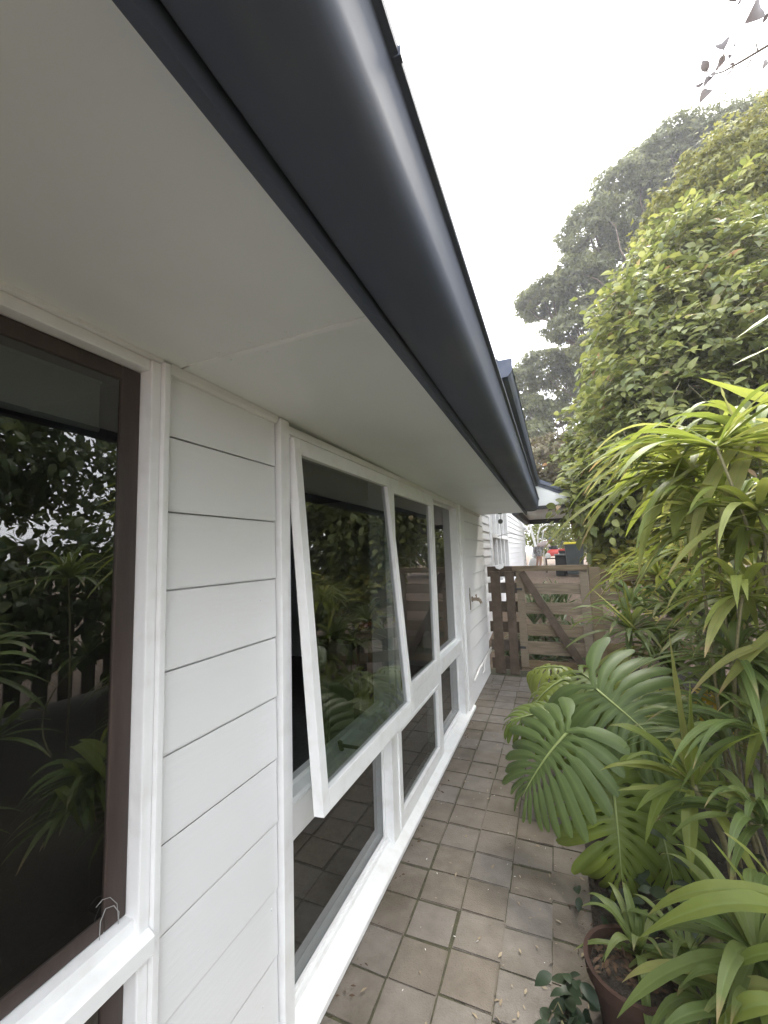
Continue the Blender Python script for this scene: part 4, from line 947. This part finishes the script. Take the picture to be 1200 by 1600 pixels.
traced(mid, lf_strap, [((1082, 1230, 2.0), (1060, 1120, 2.0), (1045, 985, 1.95), .05), ((1085, 1225, 2.0), (1075, 1150, 1.95), (1078, 1060, 1.95), .06), ((1075, 1225, 2.0), (1030, 1215, 1.9), (1008, 1320, 1.85), .045),
    ((1080, 1235, 2.0), (1075, 1280, 1.9), (1080, 1365, 1.85), .05), ((1095, 1235, 2.0), (1140, 1240, 1.9), (1190, 1275, 1.85), .04), ((1090, 1225, 2.0), (1130, 1150, 1.9), (1215, 1140, 1.85), .05),
    ((1075, 1225, 2.0), (1030, 1180, 1.95), (960, 1195, 1.9), .03), ((1100, 1240, 2.0), (1150, 1310, 1.8), (1210, 1420, 1.75), .04), ((1085, 1240, 2.0), (1020, 1225, 1.95), (965, 1235, 1.92), .03)])
mc = strap_plant('strap_leaf_clump', 'dense clump of narrow strap leaves in front of the gate post', (1.75, 3.7, 0),
    [dict(hub=at(985, 985, 3.7), n=44, L=.6, w=.038, seed=21, elev=(5, 85), droop=.8), dict(hub=at(1060, 960, 3.9), n=46, L=.65, w=.042, seed=22, elev=(0, 85), droop=.85), dict(hub=at(1050, 1050, 3.6), n=40, L=.6, w=.038, seed=27, elev=(0, 85), droop=.9)], lf_strapd)
traced(mc, lf_strap, [((985, 985, 3.6), (965, 930, 3.6), (950, 870, 3.6), .05), ((990, 985, 3.6), (975, 930, 3.6), (970, 890, 3.6), .04), ((1000, 990, 3.6), (960, 950, 3.4), (915, 912, 3.3), .025),
    ((1000, 1000, 3.6), (970, 960, 3.4), (932, 938, 3.3), .022), ((1000, 1010, 3.5), (935, 1010, 3.3), (900, 1100, 3.25), .03), ((1000, 1010, 3.5), (950, 1020, 3.3), (945, 1130, 3.2), .04), ((990, 1010, 3.4), (965, 1060, 3.2), (963, 1095, 3.2), .045)])
mc4 = strap_plant('arching_leaf_clump', 'dense arching yellow-green leaves below the crowns of the tall cane plant', (2.0, 3.3, 0),
    [dict(hub=at(1150, 800, 3.1), n=40, L=.75, w=.042, seed=71, elev=(-10, 80), droop=.95), dict(hub=at(1195, 860, 2.7), n=40, L=.7, w=.042, seed=72, elev=(-10, 80), droop=.95), dict(hub=at(1090, 860, 3.5), n=40, L=.75, w=.042, seed=73, elev=(-10, 80), droop=.95), dict(hub=at(1180, 945, 2.9), n=40, L=.65, w=.04, seed=74, elev=(-10, 80), droop=.95), dict(hub=at(1030, 900, 4.0), n=34, L=.7, w=.04, seed=75, elev=(-5, 80), droop=.95)], lf_strap)
mc5 = strap_plant('narrow_leaf_clump', 'narrow arching leaves crowding the cane stems at the right edge', (1.75, 2.35, 0),
    [dict(hub=at(1150, 1030, 2.3), n=32, L=.5, w=.03, seed=81, elev=(-10, 80), droop=.9), dict(hub=at(1195, 1150, 2.05), n=34, L=.5, w=.034, seed=82, elev=(-10, 80), droop=.9), dict(hub=at(1130, 1160, 2.4), n=32, L=.48, w=.03, seed=83, elev=(-10, 80), droop=.9), dict(hub=at(1190, 1290, 1.9), n=30, L=.42, w=.032, seed=84, elev=(-10, 80), droop=.9)], lf_strapd)
mc3 = strap_plant('strap_leaf_clump', 'band of strap leaves growing right against the side fence rails', (2.1, 5.0, 0),
    [dict(hub=at(990, 950, 4.9), n=34, L=.6, w=.045, seed=61, elev=(5, 85), droop=.8), dict(hub=at(1075, 925, 4.9), n=40, L=.7, w=.05, seed=62, elev=(5, 85), droop=.8), dict(hub=at(1160, 925, 4.7), n=40, L=.7, w=.05, seed=63, elev=(5, 85), droop=.8), dict(hub=at(1030, 1010, 4.6), n=34, L=.6, w=.045, seed=64, elev=(5, 85), droop=.85), dict(hub=at(1120, 1010, 4.4), n=34, L=.6, w=.045, seed=65, elev=(5, 85), droop=.85)], lf_strapd)
mc2 = strap_plant('strap_leaf_clump', 'dense clump of strap leaves at the right edge below the tall cane plant', (2.15, 3.1, 0),
    [dict(hub=at(1150, 985, 3.1), n=44, L=.7, w=.048, seed=31, elev=(0, 85), droop=.9), dict(hub=at(1200, 1060, 2.8), n=40, L=.6, w=.046, seed=32, elev=(0, 80), droop=.9), dict(hub=at(1130, 1100, 3.0), n=36, L=.55, w=.04, seed=33, elev=(0, 80), droop=.9)], lf_strapd)
traced(mc2, lf_strap, [((1260, 1010, 2.2), (1150, 990, 2.1), (1075, 1090, 2.1), .05), ((1260, 960, 2.2), (1170, 1010, 2.1), (1120, 1090, 2.1), .06), ((1230, 1090, 2.1), (1180, 1120, 2.0), (1165, 1230, 2.0), .05)])
low = strap_plant('arching_strap_plant', 'low plant with broad arching leaves in the bottom right corner', (1.52, 1.45, 0),
    [dict(hub=at(1180, 1490, 1.5), n=26, L=.40, w=.036, seed=41, elev=(-10, 70), droop=.9), dict(hub=at(1200, 1600, 1.45), n=30, L=.42, w=.036, seed=42, elev=(0, 80), droop=.95), dict(hub=at(1075, 1500, 1.75), n=22, L=.32, w=.026, seed=44, elev=(-10, 80), droop=.95), dict(hub=at(1110, 1570, 1.6), n=26, L=.34, w=.028, seed=43, elev=(0, 80), droop=.95)], lf_strapd, canes=False)
traced(low, lf_strap, [((1260, 1440, 1.45), (1140, 1370, 1.40), (998, 1466, 1.42), .062), ((1260, 1410, 1.5), (1090, 1360, 1.48), (1012, 1430, 1.5), .05), ((1270, 1500, 1.4), (1180, 1470, 1.38), (1140, 1520, 1.4), .04),
    ((1240, 1560, 1.4), (1150, 1510, 1.4), (1090, 1600, 1.42), .045), ((1180, 1570, 1.5), (1040, 1470, 1.5), (972, 1535, 1.5), .035), ((1250, 1590, 1.35), (1170, 1530, 1.3), (1100, 1640, 1.35), .05),
    ((1200, 1440, 1.6), (1160, 1370, 1.6), (1110, 1310, 1.6), .03), ((1220, 1400, 1.6), (1180, 1330, 1.6), (1130, 1300, 1.6), .025)])

# ------------------------------------------------------------------ terracotta pot and creeper
pc = np.array([1.055, 1.73, 0.0])
pot = thing('terracotta_pot', 'old terracotta pot of soil half hidden under leaves by the path', 'pot', tuple(pc))
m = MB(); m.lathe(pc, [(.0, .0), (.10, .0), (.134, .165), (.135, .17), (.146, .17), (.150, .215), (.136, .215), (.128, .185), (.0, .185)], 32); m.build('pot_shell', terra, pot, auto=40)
m = MB(); m.lathe(pc + [0, 0, 0], [(.0, .202), (.10, .20), (.128, .190)], 18); m.build('potting_soil', soil, pot)
P = np.column_stack([pc[0] + np.clip(RNG.normal(0, .055, 160), -.12, .12), pc[1] + np.clip(RNG.normal(0, .055, 160), -.06, .06), np.full(160, .203)])
V, Fa, rnd = leaf_cloud(P, unit(RNG.normal(size=P.shape) * [1, 1, .2]), unit(RNG.normal(size=P.shape) * .4 + [0, 0, 1]), RNG.uniform(.015, .04, 160), 'blade')
lt = link('leaf_mulch', fast_mesh('leaf_mulch', V - pc, Fa, potlit, False, rnd), pot); lt['kind'] = 'stuff'
rosette(pot, pc + np.array([.03, .05, .20]), 22, .36, .026, lf_strapd, (10, 85), .85, seed=55)

def creeper(name, label, c, n, spread, lm, size):
    t = thing(name, label, 'plant', tuple(c))
    m = MB()
    for k in range(6):
        a = RNG.uniform(0, 6.28); e = np.array(c) + np.array([math.cos(a) * spread[0], math.sin(a) * spread[1], .02]); m.tube([np.array(c) + [0, 0, .01], (np.array(c) + e) / 2 + [0, 0, spread[2] * .7], e], .003, 5)
    m.build('stem', cane, t)
    T, Fq = leaf_template('ovate'); me = fast_mesh('leaf', T, Fq, lm, True)
    for i in range(n):
        p = np.array([RNG.normal(0, spread[0] * .5), RNG.normal(0, spread[1] * .5), abs(RNG.normal(0, spread[2] * .6)) + .015])
        Y = unit(np.array([RNG.normal(), RNG.normal(), -.2])); N = unit(np.array([RNG.normal(0, .4), RNG.normal(0, .4) - .3, 1])); X = unit(np.cross(Y, N)); Z = np.cross(X, Y); s = RNG.uniform(*size)
        o = link('leaf', me, t); o.matrix_local = Matrix([[X[k] * s, Y[k] * s, Z[k] * s, p[k]] for k in range(3)] + [[0, 0, 0, 1]])
creeper('ivy_plant', 'dark ivy leaves creeping over the pavers at the bottom beside the pot', (0.86, 1.62, 0), 46, (.09, .14, .14), lf_dark, (.05, .085))
creeper('ground_ivy', 'dark leafy creeper under the hanging yellow-green split leaf', (1.10, 2.20, 0), 60, (.14, .30, .12), lf_dark, (.04, .075))
creeper('shade_plant', 'shaded dark leafy plant behind the terracotta pot', (1.45, 2.1, 0), 120, (.30, .35, .35), lf_dark, (.05, .09))

# ------------------------------------------------------------------ shrubs and trees
def B3(u, v, y, r, w=1.0): return (at(u, v, y), r, w)
make_tree('broadleaf_tree', 'big dense broadleaf tree with oval leaves overhanging the fence right of the gate', 'tree', (2.35, 6.9, 0), (2.4, 6.9, 2.6),
    [B3(985, 755, 6.1, (.55, .7, .42), 1.0), B3(912, 768, 6.1, (.18, .3, .10), .22), B3(995, 700, 6.4, (.7, .8, .6), 1.3), B3(1060, 640, 6.4, (.9, .9, .8), 1.6), B3(1030, 590, 6.8, (.75, .9, .75), 1.4), B3(1090, 520, 7.0, (1.0, 1.0, .9), 1.8),
     B3(1010, 500, 7.4, (.75, .9, .75), 1.3), B3(1150, 450, 7.4, (1.0, 1.0, .9), 1.6), B3(1180, 600, 6.6, (1.0, .9, .9), 1.5), B3(1060, 430, 7.8, (.7, .9, .7), 1.1), B3(1015, 555, 7.0, (.6, .7, .6), .9), B3(1100, 390, 8.0, (.8, .9, .7), 1.1), B3(1190, 520, 6.2, (.8, .7, .8), 1.2), B3(1030, 838, 6.4, (.5, .5, .4), .9), B3(1030, 815, 6.6, (.75, .6, .6), 1.2), B3(1120, 760, 6.6, (1.0, .7, .8), 1.5), B3(975, 655, 6.9, (.4, .6, .4), .7), B3(915, 705, 8.3, (.35, .4, .22), .35), B3(935, 640, 8.3, (.4, .4, .25), .4), B3(965, 560, 8.4, (.4, .4, .3), .45), B3(1000, 480, 8.4, (.45, .4, .35), .5)],
    lf_broad, 'ovate', (.07, .18), 1750, droop=.55, jitter=.45, tr=.13, singles=300, sprays=True)
make_tree('golden_shrub', 'sunlit shrub with yellow-green leaves over the top of the side fence', 'shrub', (1.95, 6.15, 0), (2.0, 6.15, .8),
    [B3(1000, 875, 6.05, (.38, .25, .20), 1), B3(1070, 860, 6.05, (.5, .3, .22), 1.2), B3(1130, 850, 6.1, (.45, .3, .25), 1)], lf_yellow, 'ovate', (.09, .16), 420, droop=.2, jitter=.4, tr=.03, sprays=True)
make_tree('yellow_green_tree', 'yellow-green fine leaved tree rising behind the broadleaf tree at the right edge', 'tree', (5.2, 9.8, 0.4), (5.0, 9.8, 4.4),
    [B3(1165, 330, 9.6, (1.2, 1.0, .9), 1.3), B3(1110, 390, 9.6, (.9, .9, .7), 1.0), B3(1200, 250, 10, (1.0, 1.0, .9), 1.1), B3(1230, 330, 9.8, (1.3, 1, 1.3), 1.2), B3(1080, 460, 9.6, (.8, .8, .7), .8), B3(1060, 350, 10, (.7, .8, .6), .7), B3(1120, 290, 10, (.8, .8, .7), .8), B3(1190, 420, 9.4, (1.1, .8, .9), 1.1)],
    lf_olive, 'sprig', (.07, .13), 4200, droop=.3, jitter=.6, tr=.14)
BT = 24.0
make_tree('spreading_tree', 'tall spreading grey-green tree with layered crown against the white sky', 'tree', (8.4, BT, 0.8), (7.4, BT, 9.0),
    [B3(850, 470, BT, (1.5, 1.6, .75), 1.0), B3(905, 440, BT, (1.6, 1.8, .9), 1.1), B3(930, 365, BT, (1.7, 2, 1.2), 1.3), B3(985, 300, BT, (1.9, 2, 1.2), 1.4), B3(1045, 250, BT, (2.0, 2, 1.1), 1.4), B3(1110, 238, BT, (2.0, 2.2, 1.1), 1.4), B3(1180, 218, BT, (2.0, 2.2, 1.0), 1.4), B3(1060, 320, BT + 1, (2.2, 2, 1.3), 1.3),
     B3(990, 390, BT + 1, (2.0, 2, 1.2), 1.2), B3(1140, 285, BT + 1, (2.2, 2, 1.3), 1.3), B3(900, 510, BT, (1.5, 1.5, .6), .8), B3(960, 470, BT + .5, (1.8, 1.8, .9), 1.0), B3(1040, 420, BT + 1, (2, 2, 1.2), 1.0), B3(950, 540, BT - 1, (1.6, 1.6, .55), .8)],
    lf_tree, 'sprig', (.13, .25), 3500, droop=.15, jitter=.6, tr=.42, limb_r=.19)
make_tree('far_tree', 'distant grey-green tree with open branches seen between the eaves and broadleaf tree', 'tree', (2.2, 27, 1.0), (2.3, 27, 6.5),
    [B3(815, 600, 27, (1.2, 1.5, .7), .7), B3(850, 570, 27, (1.5, 1.5, .7), .8), B3(885, 595, 28, (1.4, 1.5, .55), .5), B3(830, 640, 27, (1.3, 1.5, .8), .7), B3(905, 560, 27, (1.5, 1.5, .6), .7), B3(830, 680, 26, (1.2, 1.5, .7), .7), B3(870, 650, 27, (1.3, 1.5, .5), .5), B3(900, 625, 28, (1.3, 1.5, .4), .4), B3(925, 585, 28, (1.6, 1.5, .6), .6)],
    lf_tree, 'sprig', (.14, .25), 3000, droop=.15, jitter=.6, tr=.25, limb_r=.07)
make_tree('brown_shrub', 'brownish green bushy tree just right of the far gutter corner', 'tree', (1.6, 17, 1.0), (1.6, 17, 2.6),
    [B3(860, 725, 17, (1.1, 1.0, 1.0), 1.0), B3(895, 715, 17, (1.0, 1.0, .9), .9), B3(850, 770, 17, (1.2, 1.0, .8), .9), B3(905, 770, 17, (1.2, 1.0, .9), .9), B3(950, 740, 18, (1.4, 1.0, 1.2), .9)],
    lf_brown, 'sprig', (.10, .18), 3600, droop=.2, jitter=.6, tr=.12, bm=bark_red)
make_tree('hedge_tree', 'dark green hedge closing the yard behind the wheelie bins', 'hedge', (1.6, 21.5, .8), (1.6, 21.5, 1.6),
    [B3(838, 828, 23, (1.3, .8, 1.2), 1.0), B3(875, 838, 22, (1.4, .8, 1.3), 1.0), B3(925, 830, 20, (1.6, .8, 1.3), 1.1), B3(965, 860, 15, (.8, .6, .7), .8), B3(985, 830, 14, (1.3, .8, 1.2), 1.1), B3(1070, 800, 14, (1.6, .8, 1.7), 1.3), B3(1160, 760, 14, (1.8, .8, 2.0), 1.4)],
    lf_broad, 'blade', (.12, .20), 3000, droop=.3, jitter=.6, tr=.10)
# overhanging twig, top right
ob = at(1215, 62, 3.4)
ovh = thing('overhanging_branch', 'bare twig with a few dark leaves hanging in the top right corner of sky', 'branch', tuple(ob))
m = MB()
tw = [((1330, 0, 3.9), (1215, 62, 3.4), (1160, 95, 3.3), (1130, 112, 3.3), (1112, 117, 3.3)), ((1146, 106, 3.3), (1125, 130, 3.3), (1112, 141, 3.3)), ((1184, 81, 3.35), (1182, 70, 3.35), (1180, 61, 3.35)), ((1174, 92, 3.35), (1166, 108, 3.35), (1161, 117, 3.3)), ((1240, -30, 3.5), (1200, -8, 3.4), (1165, 0, 3.4), (1140, 2, 3.4))]
for i, row in enumerate(tw): m.tube([at(*p) for p in row], [(.011 if i == 0 else .006) * (1 - .6 * t) for t in np.linspace(0, 1, len(row))], 6)
m.tube([at(1330, 0, 3.9), at(1600, -300, 5.5)], [.011, .03], 6); m.build('twig', bark, ovh, smooth=True)
T, Fq = leaf_template('ovate'); me = fast_mesh('leaf', T * np.array([1.15, 1, 1.6]), Fq, lf_twig, True)
for (u0, v0, u1, v1, s) in [(1131, 78, 1126, 60, 1.0), (1146, 74, 1162, 57, 1.1), (1131, 85, 1122, 108, 1.2), (1105, 112, 1097, 92, 1.2), (1122, 108, 1112, 115, .9), (1112, 120, 1100, 132, .9), (1100, 128, 1083, 137, 1.1), (1108, 140, 1094, 157, 1.1), (1138, 103, 1148, 100, .8), (1140, 92, 1146, 80, .8), (1188, 10, 1172, 30, 1.3), (1150, 1, 1129, 6, 1.0), (1176, 2, 1172, 10, .7), (1198, 84, 1190, 92, .8), (1199, 20, 1192, 38, 1.1), (1198, 96, 1194, 104, .7), (1157, 0, 1152, 8, .7)]:
    p0, p1 = at(u0, v0, 3.3), at(u1, v1, 3.3 + RNG.normal(0, .04)); Y = unit(p1 - p0); L = np.linalg.norm(p1 - p0) * .92
    q_ = at(u0 * .6 + (1128 if u0 < 1160 else 1195) * .4, v0 * .6 + (108 if u0 < 1160 else (0 if v0 < 50 else 80)) * .4, 3.3); m2 = MB(); m2.tube([q_, p0, p0 + Y * L * .3], .0032, 5); m2.build('leaf_stalk', bark, ovh)
    N = unit(RNG.normal(size=3) + np.array([0, -1.4, .3])); X = unit(np.cross(Y, N)); Z = np.cross(X, Y); ws = L * s * .85
    o = link('leaf', me, ovh); o.matrix_local = Matrix([[X[k] * ws, Y[k] * L, Z[k] * L, p0[k] - ob[k]] for k in range(3)] + [[0, 0, 0, 1]])

# strap-leaved ground plants behind the gate
for k, (x, yy, L, lab) in enumerate([(0.56, 6.35, .55, 'nearest strap leaf clump low behind the hinge side of the gate'), (0.86, 6.5, .50, 'strap leaf clump low behind the middle of the gate'), (0.50, 7.2, .78, 'second row strap leaf clump behind the hinge side of the gate'), (0.80, 7.35, .74, 'second row strap leaf clump behind the middle of the gate'),
                                  (0.45, 8.2, .98, 'third row strap leaf clump nearest the far white house'), (0.78, 8.3, .98, 'third row strap leaf clump behind the diagonal brace'), (0.55, 9.3, .95, 'farthest strap leaf clump left, under the gate cap rail'), (0.88, 9.5, .9, 'farthest strap leaf clump right, under the gate cap rail'), (0.15, 6.6, .5, 'strap leaf clump behind the short dark fence panel'), (1.15, 6.6, .5, 'strap leaf clump behind the latch stile of the gate'), (1.12, 7.6, .7, 'second row strap leaf clump behind the latch stile of the gate')]):
    c = np.array([x, yy, float(ground_z(0, np.array(yy)))])
    t = thing('agapanthus_clump', lab, 'plant', tuple(c), 'strap leaf clumps behind the gate')
    rosette(t, c + np.array([0, 0, .02]), 36, L, .036, lf_agap, (20, 85) if L < .8 else (50, 88), .8 if L < .8 else .5, seed=70 + k)
    rosette(t, c + np.array([.16, .12, .02]), 14, L * .9, .032, lf_agap, (20, 85), .8, seed=90 + k)

# ------------------------------------------------------------------ garden across the path (seen in the glass)
pf = thing('paling_fence', 'dark timber paling fence across the garden, reflected in the windows', 'fence', (4.5, 0.5, 0))
for k in range(34):
    y = -4.2 + k * 0.26
    part('paling', dwood, pf, 4.45, 4.475, y, y + .15, 0.05, 1.85 + .02 * math.sin(k * 2.3), 0)
for z in (0.4, 1.5): part('rail', dwood, pf, 4.477, 4.53, -4.2, 4.7, z, z + .09, 0)
for k, (x, y, lab, hz_, n_) in enumerate([(2.3, 1.3, 'reflected strap plant straight across from the near window', 1.0, 34), (2.7, 0.2, 'reflected strap plant across the path left of the camera side', 1.3, 34), (2.1, -0.9, 'reflected low strap plant behind the viewpoint', .5, 30), (3.0, 2.3, 'reflected tall strap plant at the back of the bed', 1.5, 34), (1.9, 0.75, 'reflected low strap plant by the path edge', .45, 28)]):
    strap_plant('garden_strap_plant', lab, (x, y, 0), [dict(hub=(x, y, hz_), n=n_, L=.7, w=.05, seed=110 + k, elev=(0, 85), droop=.85), dict(hub=(x + .2, y + .3, hz_ * .5), n=n_ // 2, L=.6, w=.045, seed=130 + k, elev=(0, 85), droop=.85)], lf_strapd, 'garden plants across the path')
make_tree('garden_tree', 'dark leafy tree behind the paling fence, reflected in the near window', 'tree', (5.6, 0.8, 0), (5.4, .9, 3.0),
    [((5.3, .6, 2.9), (1.2, 1.5, 1.1), 1.3), ((5.8, 2.4, 3.2), (1.3, 1.5, 1.4), 1.3), ((5.4, -1.4, 2.9), (1.2, 1.5, 1.1), 1.2), ((6.2, .6, 4.6), (1.5, 1.8, 1.1), 1.2), ((5.9, 3.9, 3.3), (1.2, 1.3, 1.5), 1.2), ((6.1, -2.6, 3.6), (1.4, 1.6, 1.4), 1.2), ((3.7, .9, 3.4), (.7, .9, .4), .3), ((3.8, -1.0, 3.6), (.8, .9, .5), .35)], lf_refl, 'ovate', (.10, .17), 2600, tr=.14)
make_tree('garden_shrub', 'dark leafy shrub in the bed in front of the paling fence', 'shrub', (3.7, 3.4, 0), (3.7, 3.4, 1.2),
    [((3.6, 3.3, 1.3), (.8, .9, .9), 1), ((3.7, 4.6, 1.9), (.9, .9, 1.1), 1), ((3.9, 1.8, 1.2), (.6, .8, .8), .8)], lf_refl, 'ovate', (.10, .17), 1500, tr=.06)

# ------------------------------------------------------------------ small litter on the paving
n = 300; P = np.column_stack([.08 + .95 * RNG.random(n) ** .55, RNG.uniform(1.3, 5.7, n), np.full(n, .006)])
V, Fa, rnd = leaf_cloud(P, unit(RNG.normal(size=P.shape) * [1, 1, .1]), unit(RNG.normal(size=P.shape) * .35 + [0, 0, 1]), RNG.uniform(.008, .028, n), 'blade')
tag(link('leaf_litter', fast_mesh('leaf_litter', V, Fa, litterm, False, rnd)), 'scattered dry leaf bits on the pavers', 'litter', kind='stuff')
n = 320; P = np.column_stack([np.where(RNG.random(n) < .4, .055 + np.abs(RNG.normal(0, .02, n)), .93 + RNG.normal(0, .06, n)), RNG.uniform(1.2, 5.75, n), np.full(n, .006)])
V, Fa, rnd = leaf_cloud(P, unit(RNG.normal(size=P.shape) * [1, 1, .1]), unit(RNG.normal(size=P.shape) * .5 + [0, 0, 1]), RNG.uniform(.006, .022, n), 'blade')
tag(link('soil_grit', fast_mesh('soil_grit', V, Fa, potlit, False, rnd)), 'dark grit and leaf crumbs along the wall base and bed edge', 'litter', kind='stuff')
n = 90; P = np.column_stack([RNG.uniform(.08, 1.0, n), RNG.uniform(1.3, 5.7, n), np.full(n, .004)])
V, Fa, rnd = leaf_cloud(P, unit(RNG.normal(size=P.shape) * [1, 1, .1]), unit(RNG.normal(size=P.shape) * .2 + [0, 0, 1]), RNG.uniform(.004, .012, n), 'blade')
tag(link('paint_flakes', fast_mesh('paint_flakes', V, Fa, shell, False, rnd)), 'tiny pale flakes scattered on the pavers', 'flakes', kind='stuff')

# ------------------------------------------------------------------ haze volume added to stand in for the pale lens veil
hz_m = bpy.data.materials.new('air'); hz_m.use_nodes = True
hn, hl = hz_m.node_tree.nodes, hz_m.node_tree.links; hn.clear()
ho = hn.new('ShaderNodeOutputMaterial'); hv = hn.new('ShaderNodeVolumePrincipled')
hv.inputs['Color'].default_value = (0.93, 0.94, 0.97, 1); hv.inputs['Density'].default_value = 0.0020; hv.inputs['Anisotropy'].default_value = 0.3
hl.new(hv.outputs[0], ho.inputs['Volume'])
m = MB(); m.box(-111, 111, -111, 121, -1.5, 31); tag(m.build('haze', hz_m), kind='stuff')
